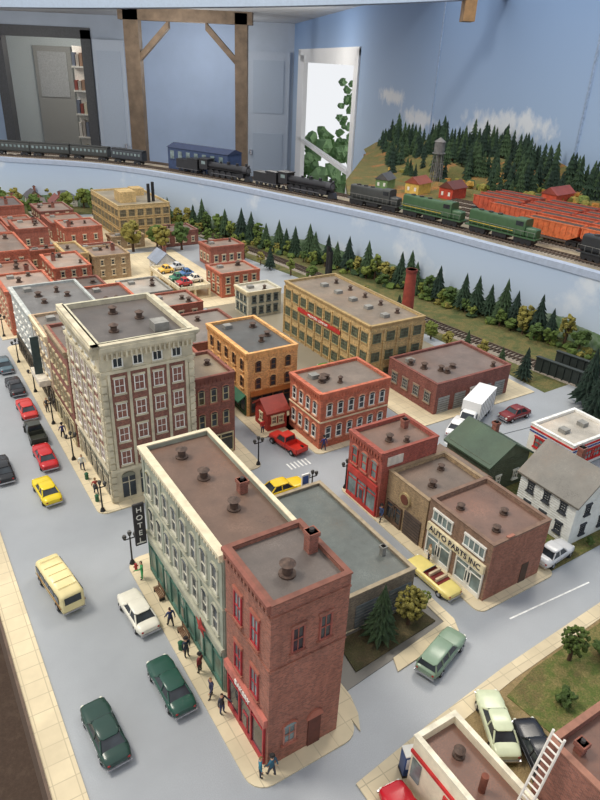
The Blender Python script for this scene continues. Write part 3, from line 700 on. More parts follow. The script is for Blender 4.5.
# ============================================================ VEHICLES
def wheels(mb,ys,x,r=.36,w=.3):
    for y in ys:
        for sx in (-1,1):
            mb.cyl(y,r,sx*x-w/2,sx*x+w/2,r,TIRE,axis='x',n=16)
            mb.cyl(y,r,sx*(x+w/2),sx*(x+w/2+.03),r*.5,CHROME,axis='x',n=12)
def place(mb,name,x,y,ang,z=0.0,town=True):
    ob=mb.make(name,loc=(0,0,0),recenter=False)
    c,d=math.cos(TH),math.sin(TH)
    if town: ob.location=((x*c-y*d)*CM,(x*d+y*c)*CM,z*CM); ob.rotation_euler=(0,0,TH+math.radians(ang))
    else: ob.location=(x*CM,y*CM,z*CM); ob.rotation_euler=(0,0,math.radians(ang))
    return ob
def sedan(name,x,y,ang,col,kind='sedan',z=0.0,L=5.3):
    mb=MB();m=plain(col,.25,.04);k=L/5.3
    st=[(-2.65,.72,.42,.86),(-2.55,.88,.34,.96),(-2.1,.95,.26,1.02),(-1.0,.98,.24,1.06),(.9,.98,.24,1.06),(1.9,.95,.26,1.03),(2.45,.9,.3,.98),(2.62,.74,.4,.86)]
    mb.loft([(a*k,b,c,d) for a,b,c,d in st],m,24,.42)
    for fy in (-1.65,1.6):
        for sx in (-1,1):
            mb.T=Matrix.Translation((sx*.86,fy*k,.5)); mb.loft([(-.55,.02,.1,.14),(-.45,.13,-.1,.36),(0,.16,-.1,.44),(.45,.13,-.1,.36),(.55,.02,.1,.14)],m,12,.7); mb.T=None
    wheels(mb,(-1.62*k,1.62*k),.86)
    if kind=='open':
        mb.box(-.75,-1.3*k,1.0,.75,.5*k,1.1,plain((120,40,36)))
        for yy in (-.9,-.1): mb.box(-.7,(yy-.1)*k,1.05,.7,(yy+.1)*k,1.4,plain((200,180,150)))
        mb.hull8([(-.8,.55*k,1.02),(.8,.55*k,1.02),(.8,.6*k,1.02),(-.8,.6*k,1.02)],[(-.66,.35*k,1.42),(.66,.35*k,1.42),(.66,.4*k,1.42),(-.66,.4*k,1.42)],GLASSL)
    else:
        r0,r1=(-2.45,-2.3) if kind=='wagon' else (-1.75,-1.15)
        f0,f1=1.0,.45
        bt=[(-.86,r0*k,1.0),(.86,r0*k,1.0),(.86,f0*k,1.0),(-.86,f0*k,1.0)]
        tp=[(-.68,r1*k,1.5),(.68,r1*k,1.5),(.68,f1*k,1.5),(-.68,f1*k,1.5)]
        mb.hull8(bt,tp,GLASS)
        for p,q in zip(bt,tp): mb.bar(p,q,.07,m)
        for sx in (-1,1):
            mids=(-.4,) if kind!='wagon' else (-.4,-1.4)
            for ym in mids: mb.bar((sx*.87,ym*k,1.0),(sx*.69,ym*k,1.5),.06,m)
        mb.loft([((r1-.08)*k,.5,1.48,1.55),((r1+.1)*k,.7,1.46,1.62),((r1+f1)/2*k,.72,1.46,1.66),((f1-.1)*k,.7,1.46,1.62),((f1+.08)*k,.5,1.48,1.55)],m,20,.5)
    for yy,c in ((2.68*k,CHROME),(-2.7*k,CHROME)):
        mb.box(-.85,yy-.06,.36,.85,yy+.06,.5,c)
    for sx in (-1,1):
        mb.cyl(sx*.66,.74,2.5*k,2.66*k,.14,plain((240,238,220),.2),axis='y',n=10)
        mb.cyl(sx*.68,.72,-2.66*k,-2.56*k,.1,REDP,axis='y',n=10)
        mb.box(sx*.985,-2.0*k,.62,sx*1.0,1.9*k,.67,CHROME)
    mb.box(-.42,2.56*k,.56,.42,2.66*k,.8,CHROME)
    return place(mb,name,x,y,ang,z)
sedan("car",10.7,32.1,2,(38,78,66))
sedan("car",5.4,30.8,3,(36,64,56))
sedan("car",11.1,40.2,4,(226,222,206),L=5.0)
sedan("car",8.6,61.2,4,(226,200,40),L=4.9)
sedan("car",10.0,68.0,0,(190,40,44))
sedan("car",10.6,80.6,0,(200,60,56))
sedan("car",10.6,88.0,0,(50,50,54));sedan("car",5.3,67.6,0,(34,36,40));sedan("car",10.6,96.0,0,(90,110,120));sedan("car",6,104,180,(120,60,50))
sedan("station_wagon",30.4,24.2,-72,(128,150,128),'wagon')
sedan("convertible_car",35.7,31.0,2,(232,214,130),'open',L=5.6)
sedan("car",30.6,49.6,-90,(240,200,40))
sedan("car",57.6,50.4,-60,(232,232,232))
sedan("car",29.4,17.4,-30,(206,214,180),z=.08)
sedan("car",30.2,14.4,-25,(34,36,42),z=.08,L=5)
sedan("car",19.6,15.2,-6,(200,30,44),z=.12)
sedan("car",48.2,27.6,-85,(214,214,214),z=.07,L=4.6)
for i,(x,y,a,c) in enumerate(((46.9,114.5,90,(180,50,50)),(46.9,118,90,(60,120,90)),(49.7,116,90,(230,220,200)),(49.7,120,90,(70,110,160)),(46.9,124,90,(240,190,80)),(49.7,125,90,(200,200,200)))): sedan("car",x,y,a,c,z=2.3,L=2.9)
for (x,y,a,c,z) in ((46.8,100,0,(70,140,80),0),(32.7,75,0,(190,60,50),0),(32.7,90,0,(80,90,110),0),(32.7,112,0,(220,220,210),0),(67,49.2,90,(120,40,40),.09),(10.4,112,0,(190,180,160),0),(52.3,72,0,(90,150,70),.1)): sedan("car",x,y,a,c,L=4.8,z=z)
def van(name,x,y,ang,col,z=0):
    mb=MB();m=plain(col,.3,.04)
    mb.loft([(-3.1,.85,.4,2.1),(-3.0,1.0,.3,2.35),(0,1.05,.28,2.45),(2.4,1.02,.28,2.35),(2.9,.98,.3,1.5),(3.15,.8,.4,1.1)],m,24,.32)
    for sx in (-1,1):
        for k in range(5): mb.box(sx*1.03,-2.7+k*1.02,1.35,sx*1.09,-1.85+k*1.02,2.0,GLASS)
        mb.box(sx*1.03,-3,.95,sx*1.08,2.4,1.05,plain((150,110,60)))
    mb.hull8([(-.85,2.75,1.35),(.85,2.75,1.35),(.85,2.95,1.35),(-.85,2.95,1.35)],[(-.8,2.45,2.1),(.8,2.45,2.1),(.8,2.6,2.1),(-.8,2.6,2.1)],GLASS)
    mb.box(-.7,-3.14,1.3,.7,-3.04,2.0,GLASS)
    wheels(mb,(-1.9,1.9),.9,.42); mb.box(-.95,3.1,.4,.95,3.2,.55,CHROME); mb.box(-.95,-3.2,.4,.95,-3.1,.55,CHROME)
    for k in range(5): mb.box(-.8,-2.2+k,2.44,.8,-2.15+k,2.5,m)
    place(mb,name,x,y,ang,z)
van("delivery_van",6.2,46.2,8,(232,216,160))
def pickup(name,x,y,ang,col,z=0):
    mb=MB();m=plain(col,.3,.05)
    mb.loft([(2.7,.7,.4,.95),(2.5,.8,.35,1.1),(1.2,.82,.3,1.2),(.9,.9,.3,1.2),(-.5,.9,.3,1.2)],m,20,.45)
    bt=[(-.85,-.5,1.1),(.85,-.5,1.1),(.85,1.1,1.1),(-.85,1.1,1.1)];tp=[(-.7,-.4,1.75),(.7,-.4,1.75),(.7,.7,1.75),(-.7,.7,1.75)]
    mb.hull8(bt,tp,GLASS)
    for p,q in zip(bt,tp): mb.bar(p,q,.08,m)
    mb.box(-.72,-.45,1.72,.72,.75,1.84,m)
    mb.box(-.95,-2.7,.5,.95,-.6,.65,m)
    for a in ((-.95,-2.7,-.87,-.6),(.87,-2.7,.95,-.6),(-.95,-2.7,.95,-2.62),(-.95,-.68,.95,-.6)): mb.box(a[0],a[1],.5,a[2],a[3],1.15,m)
    wheels(mb,(-1.8,1.8),.84,.4); mb.box(-.85,2.7,.4,.85,2.8,.55,CHROME)
    place(mb,name,x,y,ang,z)
pickup("pickup_truck",36.0,57.4,10,(196,50,40)); pickup("pickup_truck",10.2,74.0,0,(60,62,54))
def boxtruck(name,x,y,ang,z=0):
    mb=MB();w=plain((236,236,234),.4,.03)
    mb.box(-1.25,-4.4,.9,1.25,2.0,3.6,w)
    for k in range(9): 
        for sx in (-1,1): mb.box(sx*1.25,-4.3+k*.78,.95,sx*1.29,-4.22+k*.78,3.55,GREY)
    mb.loft([(2.1,1.0,.4,2.5),(2.9,1.05,.35,2.5),(3.3,1.0,.35,1.6),(4.2,.85,.4,1.4),(4.4,.6,.5,1.2)],w,20,.35)
    mb.hull8([(-.85,3.1,1.6),(.85,3.1,1.6),(.85,3.34,1.6),(-.85,3.34,1.6)],[(-.8,2.8,2.35),(.8,2.8,2.35),(.8,2.98,2.35),(-.8,2.98,2.35)],GLASS)
    for sx in (-1,1): mb.box(sx*1.0,2.3,1.6,sx*1.07,2.9,2.3,GLASS)
    mb.box(-.7,-4.2,.6,.7,4,.9,BLACK); wheels(mb,(-3.2,-2.3,3.3),.95,.48); mb.box(-1,4.4,.4,1,4.5,.6,CHROME)
    place(mb,name,x,y,ang,z)
boxtruck("box_truck",61.6,51.4,115)

# ============================================================ STREET FURNITURE
def lamp(x,y,z=.12,s=1.0):
    mb=MB()
    mb.cyl(0,0,0,.35,.28,BLACK,r2=.16,n=10); mb.cyl(0,0,.3,3.1*s,.09,BLACK,r2=.07,n=8)
    mb.bar((-.5,0,2.9*s),(.5,0,2.9*s),.06,BLACK)
    for sx,zz in ((-.5,2.95),(.5,2.95),(0,3.25)):
        mb.cyl(sx,0,zz*s,zz*s+.12,.12,BLACK,n=8); mb.blob(sx,0,zz*s+.3,.22,plain((60,58,54),.3),1.1,.02)
    place(mb,"street_lamp",x,y,0,z)
for p in ((12.8,46.6),(12.8,55.6),(12.8,66.6),(31.0,55.6),(37.2,46.9),(12.8,76),(12.8,86),(12.8,97),(20,55.5),(32.7,46.9),(12.8,108.5)): lamp(*p)
mb=MB();mb.cyl(0,0,0,3.6,.08,GREY);mb.box(-.45,-.08,2.4,.45,.08,3.8,WHITE);mb.box(-.35,-.1,2.6,.35,.1,3.6,plain((60,90,150)));place(mb,"street_sign",31.6,46.6,0,.12)
mb=MB();mb.box(-.55,-.4,0,.55,.4,2.1,plain((30,70,130),.4));mb.box(-.45,-.44,.9,.1,-.38,1.9,plain((230,230,230),.3));mb.box(-.58,-.43,0,.58,.43,.2,DARK);mb.box(.2,-.44,.9,.4,-.38,1.6,DARK);mb.box(-.55,-.42,2.1,.55,.42,2.2,WHITE);place(mb,"vending_machine",21.9,18.2,-20,.12)
def bench(x,y,a):
    mb=MB();
    for k in range(4): mb.box(-.8,-.2+.12*k,.42,.8,-.12+.12*k,.47,WOOD)
    for k in range(3): mb.box(-.8,.26,.55+.15*k,.8,.3,.65+.15*k,WOOD)
    for sx in (-.65,.65): mb.box(sx-.05,-.2,0,sx+.05,.3,.42,BLACK);mb.box(sx-.05,.25,.4,sx+.05,.32,1.0,BLACK)
    place(mb,"park_bench",x,y,a,.12)
bench(13.4,41.5,-90);bench(13.4,36.2,-90)
for (x,y) in ((12.8,35.2),(12.8,57.5),(13.0,62)):
    mb=MB();mb.cyl(0,0,0,.7,.2,GREENP);mb.cyl(0,0,.7,.85,.24,GREENP,r2=.1);place(mb,"trash_can",x,y,0,.12)
mb=MB();mb.cyl(0,0,0,.55,.13,REDP);mb.blob(0,0,.6,.15,REDP,1,.0);mb.bar((-.22,0,.4),(.22,0,.4),.07,REDP);place(mb,"fire_hydrant",12.8,45.6,0,.12)

# ============================================================ PEOPLE
import bmesh
def person(x,y,ang,shirt,pants,pose='stand',z=.12,hair=(60,40,30),hat=False):
    st={'stand':(0,0,-.06,.06),'walk':(.2,-.22,.3,-.28),'point':(.03,-.03,.62,-.06)}[pose]
    v=[(0,0,1.02),(0,.0,1.28),(0,-.01,1.55),(0,0,1.72),(0,.01,1.83),(0,.02,1.95),(0,.02,2.06)]
    r=[(.17,.13),(.16,.12),(.21,.13),(.075,.075),(.10,.11),(.125,.14),(.08,.09)]
    e=[(0,1),(1,2),(2,3),(3,4),(4,5),(5,6)]
    for sx,fy in ((-1,st[0]),(1,st[1])):
        b=len(v)
        v+=[(sx*.12,0,.95),(sx*.13,fy*.55+.03,.52),(sx*.14,fy,.10),(sx*.15,fy+.2,.05)]
        r+=[(.13,.13),(.09,.09),(.06,.06),(.055,.045)]
        e+=[(0,b),(b,b+1),(b+1,b+2),(b+2,b+3)]
    for sx,fy in ((-1,st[2]),(1,st[3])):
        b=len(v)
        up=.9 if (pose=='point' and sx==-1) else 0
        v+=[(sx*.27,0,1.58),(sx*.33,fy*.4,1.27+up*.15),(sx*.33,fy+.05,.98+up*.5),(sx*.32,fy+.1,.87+up*.55)]
        r+=[(.085,.085),(.062,.062),(.045,.045),(.05,.03)]
        e+=[(2,b),(b,b+1),(b+1,b+2),(b+2,b+3)]
    me=bpy.data.meshes.new("person_tmp");me.from_pydata(v,e,[]);ob=bpy.data.objects.new("person_tmp",me);scene.collection.objects.link(ob)
    ob.modifiers.new("s","SKIN")
    for i,q in enumerate(r): me.skin_vertices[0].data[i].radius=q
    me.skin_vertices[0].data[0].use_root=True
    sb=ob.modifiers.new("d","SUBSURF");sb.levels=1;sb.render_levels=1
    dg=bpy.context.evaluated_depsgraph_get();dg.update()
    m2=bpy.data.meshes.new_from_object(ob.evaluated_get(dg))
    bpy.data.objects.remove(ob);
    skin=plain((214,164,130),.6);mats=[skin,plain(shirt,.7),plain(pants,.7),plain(hair,.8),BLACK]
    m2.materials.clear()
    for m in mats: m2.materials.append(m)
    for p in m2.polygons:
        c=p.center;i=1
        if c.z>1.98 or (c.z>1.86 and c.y<.0): i=3
        elif c.z>1.70: i=0
        elif abs(c.x)>.24 and c.z<1.0 and c.z>.75: i=0
        elif c.z<.14: i=4
        elif c.z<1.02 and abs(c.x)<.27: i=2
        p.material_index=i;p.use_smooth=True
    mb=MB();
    mb.hull8([(-.02,.13,1.88),(.02,.13,1.88),(.02,.175,1.88),(-.02,.175,1.88)],[(-.01,.13,1.94),(.01,.13,1.94),(.01,.15,1.94),(-.01,.15,1.94)],skin)
    for sx in (-1,1): mb.blob(sx*.045,.13,1.95,.018,BLACK,1,0); mb.blob(sx*.125,.02,1.92,.03,skin,1.3,0)
    mb.box(-.035,.125,1.84,.035,.15,1.855,plain((150,70,60)))
    for sx,fy in ((-1,st[2]),(1,st[3])):
        up=.9 if (pose=='point' and sx==-1) else 0
        hx,hy,hz=sx*.32,fy+.1,.87+up*.55
        for k in range(4): mb.bar((hx,hy-.035+.023*k,hz),(hx-sx*.012,hy-.03+.026*k+(.05 if up else 0),hz-.08+.01*abs(k-1.5)),.011,skin,5)
        mb.bar((hx,hy+.03,hz+.03),(hx-sx*.02,hy+.075,hz-.01),.012,skin,5)
    if hat: mb.cyl(0,.01,2.02,2.04,.2,plain(hair),n=14); mb.cyl(0,.01,2.03,2.16,.13,plain(hair),r2=.11,n=14)
    bm=bmesh.new();bm.from_mesh(m2)
    off=len(m2.materials)
    for m in mb.mats: m2.materials.append(m)
    vv=[bm.verts.new(p) for p in mb.v]
    for f,mi in zip(mb.f,mb.m):
        try:
            ff=bm.faces.new([vv[k] for k in f]);ff.material_index=off+mi
        except ValueError: pass
    bmesh.ops.scale(bm,vec=(CM,CM,CM),verts=bm.verts);bm.to_mesh(m2);bm.free()
    o2=bpy.data.objects.new("person_figurine",m2);scene.collection.objects.link(o2)
    c,d=math.cos(TH),math.sin(TH);o2.location=((x*c-y*d)*CM,(x*d+y*c)*CM,z*CM);o2.rotation_euler=(0,0,TH+math.radians(ang))
PE=[(13.0,37.8,10,(40,50,90),(40,40,50),'walk'),(12.9,34.3,190,(30,40,60),(50,50,60),'stand'),(13.0,30.0,100,(60,60,90),(60,60,60),'walk'),(13.1,28.4,200,(50,50,60),(40,50,90),'point'),
(13.9,22.6,20,(40,90,110),(60,60,70),'walk'),(13.2,22.9,240,(50,120,140),(40,40,60),'stand'),(12.9,44.2,80,(60,160,90),(70,170,100),'point'),(13.2,32.4,30,(120,40,40),(40,40,40),'stand'),
(13.1,58.8,0,(160,60,50),(50,50,70),'walk'),(13.1,64,180,(230,230,220),(60,60,80),'walk'),(13,72,10,(60,60,110),(40,40,40),'walk'),(12.9,79.5,190,(170,120,60),(50,50,60),'stand'),
(32.4,45.9,0,(170,60,60),(40,40,60),'stand'),(36.95,40.3,100,(60,80,120),(40,40,60),'walk'),(37.2,33.2,60,(200,180,150),(50,50,70),'stand'),(34.9,61.6,0,(200,50,50),(60,60,80),'stand'),(39.4,54.5,0,(60,60,120),(60,60,80),'walk')]
for i,p in enumerate(PE): person(*p,hat=(i%3==1),hair=((60,40,30),(40,36,34),(120,90,50))[i%3])

# ============================================================ TREES
def leafm(c): return grassm(c,shade(c,1.3),shade(c,.7),400,"foliage")
PINE=[leafm((48,70,50)),leafm((62,84,54)),leafm((38,58,46))]
LEAF=[leafm((112,124,54)),leafm((90,110,48)),leafm((138,130,62)),leafm((76,98,46))]
BARK=plain((78,58,42),.9)
def conifer(mb,x,y,z,h,m,rr=None,dense=7):
    r=rr or h*.27
    mb.cyl(x,y,z,z+h*.5,h*.025,BARK,n=5)
    lay=dense
    for i in range(lay):
        t=i/lay; zb=z+h*(.12+.80*t); rad=r*(1-t)**.85*random.uniform(.9,1.1)+h*.012; zt=zb+h*.24*(1-t*.35)
        n=11; a0=random.random()*6
        vs=[(x,y,min(zt,z+h))]
        for k in range(2*n):
            a=a0+math.pi*k/n; q=rad*(random.uniform(.85,1.15) if k%2==0 else random.uniform(.5,.7)); dz=-h*.03 if k%2==0 else h*.02
            vs.append((x+q*math.cos(a),y+q*math.sin(a),zb+dz))
        vs.append((x,y,zb+h*.06))
        fs=[(0,1+k,1+(k+1)%(2*n)) for k in range(2*n)]+[(2*n+1,1+(k+1)%(2*n),1+k) for k in range(2*n)]
        mb.add(vs,fs,m)
def decid(mb,x,y,z,h,r,m,cl=26,spread=.24):
    mb.cyl(x,y,z,z+h*.6,h*.05,BARK,r2=h*.02,n=6)
    for k in range(4):
        a=random.random()*6.28; mb.bar((x,y,z+h*.3),(x+math.cos(a)*r*.5,y+math.sin(a)*r*.5,z+h*.65),h*.015,BARK,5)
    for k in range(cl):
        u=random.uniform(-1,1);a=random.random()*6.28;q=random.random()**.4*r*.8;s=math.sqrt(1-u*u)
        mb.blob(x+q*s*math.cos(a),y+q*s*math.sin(a),z+h*.62+q*u*(h*.36/r/.8),r*spread*random.uniform(.7,1.25),m,.85,.4)
mb=MB();conifer(mb,27.2,28.1,.16,6.0,PINE[1],1.6,14);mb.make("evergreen_tree",loc=(27.2,28.1,0))
mb=MB();decid(mb,30.3,28.1,.16,3.8,1.6,LEAF[2],150,.12);mb.make("leafy_tree",loc=(30.3,28.1,0))
mb=MB();decid(mb,31.9,28.6,.16,2.6,1.1,LEAF[0],70,.14);mb.make("leafy_tree",loc=(31.8,28.6,0))
mb=MB();decid(mb,39.2,18.7,.13,3.6,1.3,LEAF[1],110,.13);mb.make("leafy_tree",loc=(39.2,18.7,0))
mb=MB();decid(mb,46.8,19.4,.13,5.2,1.6,LEAF[0],140,.13);mb.make("leafy_tree",loc=(46.8,19.4,0))
for (x,y,r) in ((59.5,29.5,1.2),(60.2,31.5,1.4),(59.4,34,1.1),(53,26.9,.5),(55.5,27.1,.5),(35.5,16.2,.8),(42,17.6,.9)):
    mb=MB()
    for k in range(24): mb.blob(x+random.uniform(-r,r)*.7,y+random.uniform(-.6,.6)*r,.5+random.uniform(0,r*.8),r*.3,LEAF[3],.9,.4)
    mb.make("garden_shrub",loc=(x,y,0))
for (x,y,h) in ((76.2,43.6,8),(79,47,9),(74,38.8,7),(82,41,10),(78.4,36.5,8)):
    mb=MB();conifer(mb,x,y,.05,h,random.choice(PINE),h*.24,12);mb.make("evergreen_tree",loc=(x,y,0))
mb=MB()
def fasx(y):
    best=min(edge,key=lambda e:abs(e[1]-y)); 
    return best[0]
y=60
while y<190:
    fx=fasx(y)
    if random.random()<.6: conifer(mb,fx-random.uniform(2.4,3.6),y,.05,random.uniform(6,9),random.choice(PINE),None,8)
    else: decid(mb,fx-random.uniform(2.6,3.8),y,.05,random.uniform(3.6,6.2),random.uniform(1.5,2.2),random.choice(LEAF),34,.26)
    if random.random()<.7: decid(mb,fx-random.uniform(4,5.6),y+1.4,.05,random.uniform(2,3.6),random.uniform(1,1.5),random.choice(LEAF),24,.3)
    y+=random.uniform(2.2,3.6)
for i in range(170):
    y=random.uniform(50,190);fx=fasx(y); mb.blob(fx-random.uniform(1.8,5.5),y,.4,random.uniform(.5,1.1),random.choice(LEAF+[PINE[1]]),.8,.4)
for (x,y) in ((78.8,57),(78,61),(77.8,64.5),(77.6,68),(77.4,72),(77.4,76),(78,86),(77.8,91),(77.6,96),(76.8,101),(76.0,112),(74.5,118),(72.5,124),(72.5,128),(71.5,134),(71.5,140),(70,145),(69.5,150),(68.5,155),(68,160),(67.6,165),(67.6,172)):
    if random.random()<.35: conifer(mb,x-1.0,y,.05,random.uniform(4,6),random.choice(PINE),None,7)
    else: decid(mb,x-1.2,y,.05,random.uniform(2.6,4.6),random.uniform(1,1.6),random.choice(LEAF),28,.28)
for (x,y) in ((31.8,194),(36,192.8),(45,192.8),(52,192.6),(64,193),(67.6,186),(67,189),(67.4,179),(60,147),(55,146.6),(49,150),(55,150),(29,198),(22,199),(45,212),(52,202),(61,199),(66,196),(34,207),(30,210),(60,204),(68,192)):
    decid(mb,x,y,.05,random.uniform(5,7.5),random.uniform(2,2.6),random.choice(LEAF),36,.28)
mb.make("lineside_trees",recenter=False)
mb=MB();cnt=0
while cnt<330:
    Y=random.uniform(172,262);X1=wallX(Y)-2.5;X0=22+max(0,200-Y)*.8+2;X=random.uniform(X0,X1)
    if Y<190 and X<48: continue
    i=int((X-X0)/(X1-X0)*21);j=int((Y-168)/97*13)
    h=random.uniform(5,10.0); conifer(mb,X,Y,hillz(i,j)-.6,h,random.choice(PINE),h*.22,6); cnt+=1
for i in range(120):
    Y=random.uniform(160,215);X1=wallX(Y)-2.5;X0=24+max(0,200-Y)*.8;X=random.uniform(X0,X1)
    mb.blob(X,Y,ZD+1.2,random.uniform(.8,1.6),random.choice([LEAF[2],leafm((176,120,50)),leafm((190,150,70)),LEAF[0],PINE[1]]),.8,.4)
mb.make("conifer_forest",town=False,recenter=False)

# ============================================================ TRAINS
def onpath(path,X):
    for i in range(len(path)-1):
        if path[i][0]<=X<=path[i+1][0]:
            a,b=path[i],path[i+1]; t=(X-a[0])/(b[0]-a[0]+1e-9)
            return a[0]+(b[0]-a[0])*t,a[1]+(b[1]-a[1])*t,math.degrees(math.atan2(b[1]-a[1],b[0]-a[0]))
    return path[-1][0],path[-1][1],0
LB=plain((36,36,40),.4,.15)
def twheel(mb,xs,r,m=LB,w=.9):
    for x in xs:
        for sy in (-1,1): mb.cyl(x,r,sy*w-.12,sy*w+.12,r,m,axis='y',n=14)
ZR=ZD+.52
def steam(X):
    mb=MB();m=LB;ST=plain((90,90,94),.4)
    mb.cyl(0,2.7,-4.5,7.6,.95,m,axis='x',n=18); mb.cyl(0,2.7,7.6,9,1.0,plain((60,60,64),.4),axis='x',n=18); mb.cyl(0,2.7,9,9.15,.6,ST,axis='x')
    mb.cyl(8.3,0,3.6,4.4,.32,m);mb.cyl(5.2,0,3.5,4.15,.42,m);mb.cyl(2.2,0,3.5,4.2,.5,m);mb.cyl(-.5,0,3.5,4.0,.3,m)
    mb.box(-7.2,-1.35,1.6,-4.3,1.35,4.1,m);mb.box(-7.6,-1.5,4.1,-4.1,1.5,4.3,m)
    for sy in (-1,1): mb.box(-6.4,sy*1.36,2.9,-5.0,sy*1.4,3.7,GLASSL); mb.box(-4.3,sy*1.0,2.1,9.2,sy*1.4,2.2,m); mb.box(6.2,sy*.9,.9,8.4,sy*1.5,1.9,m); mb.bar((-3,sy*1.15,.95),(7.5,sy*1.15,.95),.13,ST)
    for x in (-3.2,-1.1,1.0,3.1): twheel(mb,(x,),.95)
    twheel(mb,(5.2,8.9,-5.8),.5)
    mb.hull8([(9.2,-1.3,.2),(10.4,-.3,.2),(10.4,.3,.2),(9.2,1.3,.2)],[(9.2,-1.2,1.4),(9.6,-.8,1.4),(9.6,.8,1.4),(9.2,1.2,1.4)],m)
    mb.cyl(0,3.9,9.0,9.35,.22,ST,axis='x')
    mb.box(-4.5,-.8,.8,9,.8,1.7,m)
    mb.box(-16,-1.3,1.0,-8,1.3,3.3,m);mb.box(-12,-1.1,3.3,-8.2,1.1,3.8,m);mb.box(-16.2,-1.4,.9,-7.8,1.4,1.05,ST);twheel(mb,(-15,-13.6,-10.4,-9),.5);mb.box(-8,-.2,1,-7,.2,1.3,m)
    x,y,a=onpath(T1,X);place(mb,"steam_locomotive",x,y,a,ZR,False)
for X in (-23.5,-1.5): steam(X)
def diesel(X,col,path=T1,flip=False,L=8):
    mb=MB();m=plain(col,.4,.08);YL=plain((206,176,70),.5);k_=L/8
    mb.box(-8*k_,-1.35,1.2,8*k_,1.35,1.45,m)
    mb.loft([(-7.6*k_,.8,1.5,4.0),(-7.4*k_,1.0,1.5,4.3),(3.2*k_,1.0,1.5,4.3)],m,16,.3,axis='x')
    mb.loft([(3.0*k_,1.3,1.5,4.6),(5.4*k_,1.3,1.5,4.6)],m,16,.3,axis='x');mb.loft([(5.4*k_,1.0,1.5,3.2),(7.4*k_,1.0,1.5,3.1),(7.6*k_,.8,1.5,2.9)],m,16,.3,axis='x')
    for sy in (-1,1):
        mb.box(3.4*k_,sy*1.28,3.3,5.0*k_,sy*1.34,4.1,GLASS)
        if col[1]>80: mb.box(-7.3*k_,sy*1.0,2.0,3*k_,sy*1.04,2.12,YL)
        mb.bar((-7.8*k_,sy*1.3,2.5),(7.8*k_,sy*1.3,2.5),.03,GREY)
        for k in range(12): mb.bar(((-7.8+k*1.4)*k_,sy*1.3,1.4),((-7.8+k*1.4)*k_,sy*1.3,2.5),.025,GREY)
    for k in range(3): mb.cyl((-5.5+2.2*k)*k_,0,4.25,4.5,.5,DARK)
    mb.box(-1.6,-1.1,.4,1.6,1.1,1.2,BLACK)
    for c in (-5.2*k_,5.2*k_): mb.box(c-1.9,-1.1,.4,c+1.9,1.1,1.1,BLACK);twheel(mb,(c-1.3,c,c+1.3),.5)
    x,y,a=onpath(path,X);place(mb,"diesel_locomotive",x,y,a+(180 if flip else 0),ZR,False)
diesel(14.8,(60,62,60),L=7);diesel(26.0,(62,92,60));diesel(37.4,(62,92,60));diesel(52.8,(44,46,48))
def hopper(X,path,col,name="hopper_car"):
    mb=MB();m=plain(col,.6,.18)
    mb.hull8([(-3.6,-1.2,1.0),(3.6,-1.2,1.0),(3.6,1.2,1.0),(-3.6,1.2,1.0)],[(-5.6,-1.3,2.0),(5.6,-1.3,2.0),(5.6,1.3,2.0),(-5.6,1.3,2.0)],m)
    mb.box(-5.6,-1.3,2.0,5.6,1.3,3.7,m);mb.box(-5.4,-1.15,3.7,5.4,1.15,3.75,plain((70,56,48),.9,.4,400))
    for sy in (-1,1):
        mb.box(-5.7,sy*1.2,3.65,5.7,sy*1.42,3.85,m)
        for k in range(10): mb.box(-5.4+k*1.2,sy*1.3,1.9,-5.28+k*1.2,sy*1.42,3.7,m)
    mb.box(-6,-1.2,1.0,6,1.2,1.15,BLACK)
    for c in (-4.4,4.4): mb.box(c-1,-1.0,.4,c+1,1.0,.9,BLACK);twheel(mb,(c-.7,c+.7),.42)
    x,y,a=onpath(path,X);place(mb,name,x,y,a,ZR,False)
T3,T4,T5,T6=[ [p for p in offset(FS,o) if p[0]>34 and p[1]>40] for o in (17.5,22,26.5,31)]
for X in (47.0,54.6,61.6): hopper(X,T2,(214,112,66))
for X in (43,50.5,57.8,65): hopper(X,T3,(204,98,64))
for X in (41.5,49.5,57.2,64.8): hopper(X,T4,(194,88,62))
for X in (44,52.5,60.5,68): hopper(X,T5,(184,82,58),"gondola_car")
for X in (48,56.5,64.5,72): hopper(X,T6,(172,74,56),"gondola_car")
def coach(X,col,path=T1,L=12):
    mb=MB();m=plain(col,.4,.1)
    mb.loft([(-L/2,1.2,1.0,3.6),(L/2,1.2,1.0,3.6)],m,20,.3,axis='x');mb.loft([(-L/2-.1,1.0,3.3,3.95),(L/2+.1,1.0,3.3,3.95)],plain(shade(col,.7)),16,.6,axis='x')
    for sy in (-1,1):
        for k in range(int(L/1.3)): mb.box(-L/2+.6+k*1.3,sy*1.18,2.3,-L/2+1.3+k*1.3,sy*1.23,3.0,GLASSL)
    for c in (-L/2+2,L/2-2): mb.box(c-1,-1,.4,c+1,1,.95,BLACK);twheel(mb,(c-.8,c+.8),.45)
    x,y,a=onpath(path,X);place(mb,"passenger_car",x,y,a,ZR,False)
for X in (-118,-104,-90,-78,-65.5): coach(X,(58,60,58))
coach(-53,(50,54,60),L=11)
mb=MB();NV=plain((56,72,106),.6)
mb.box(-11,-3,0,11,3,6.0,NV);mb.hull8([(-11.3,-3.3,6.0),(11.3,-3.3,6.0),(11.3,3.3,6.0),(-11.3,3.3,6.0)],[(-11.3,-.4,7.0),(11.3,-.4,7.0),(11.3,.4,7.0),(-11.3,.4,7.0)],plain((44,56,86)))
for k in range(7): mb.box(-10+k*3,-3.08,3.0,-8.6+k*3,-3,5.2,GLASSL);mb.box(-10.3+k*3,-3.14,2.8,-8.3+k*3,-3.0,3.0,NV)
x,y,a=onpath(offset(FS,10.5),-30);place(mb,"engine_shed",x,y,a,ZD,False)
mb=MB();TW=plain((112,110,108),.6)
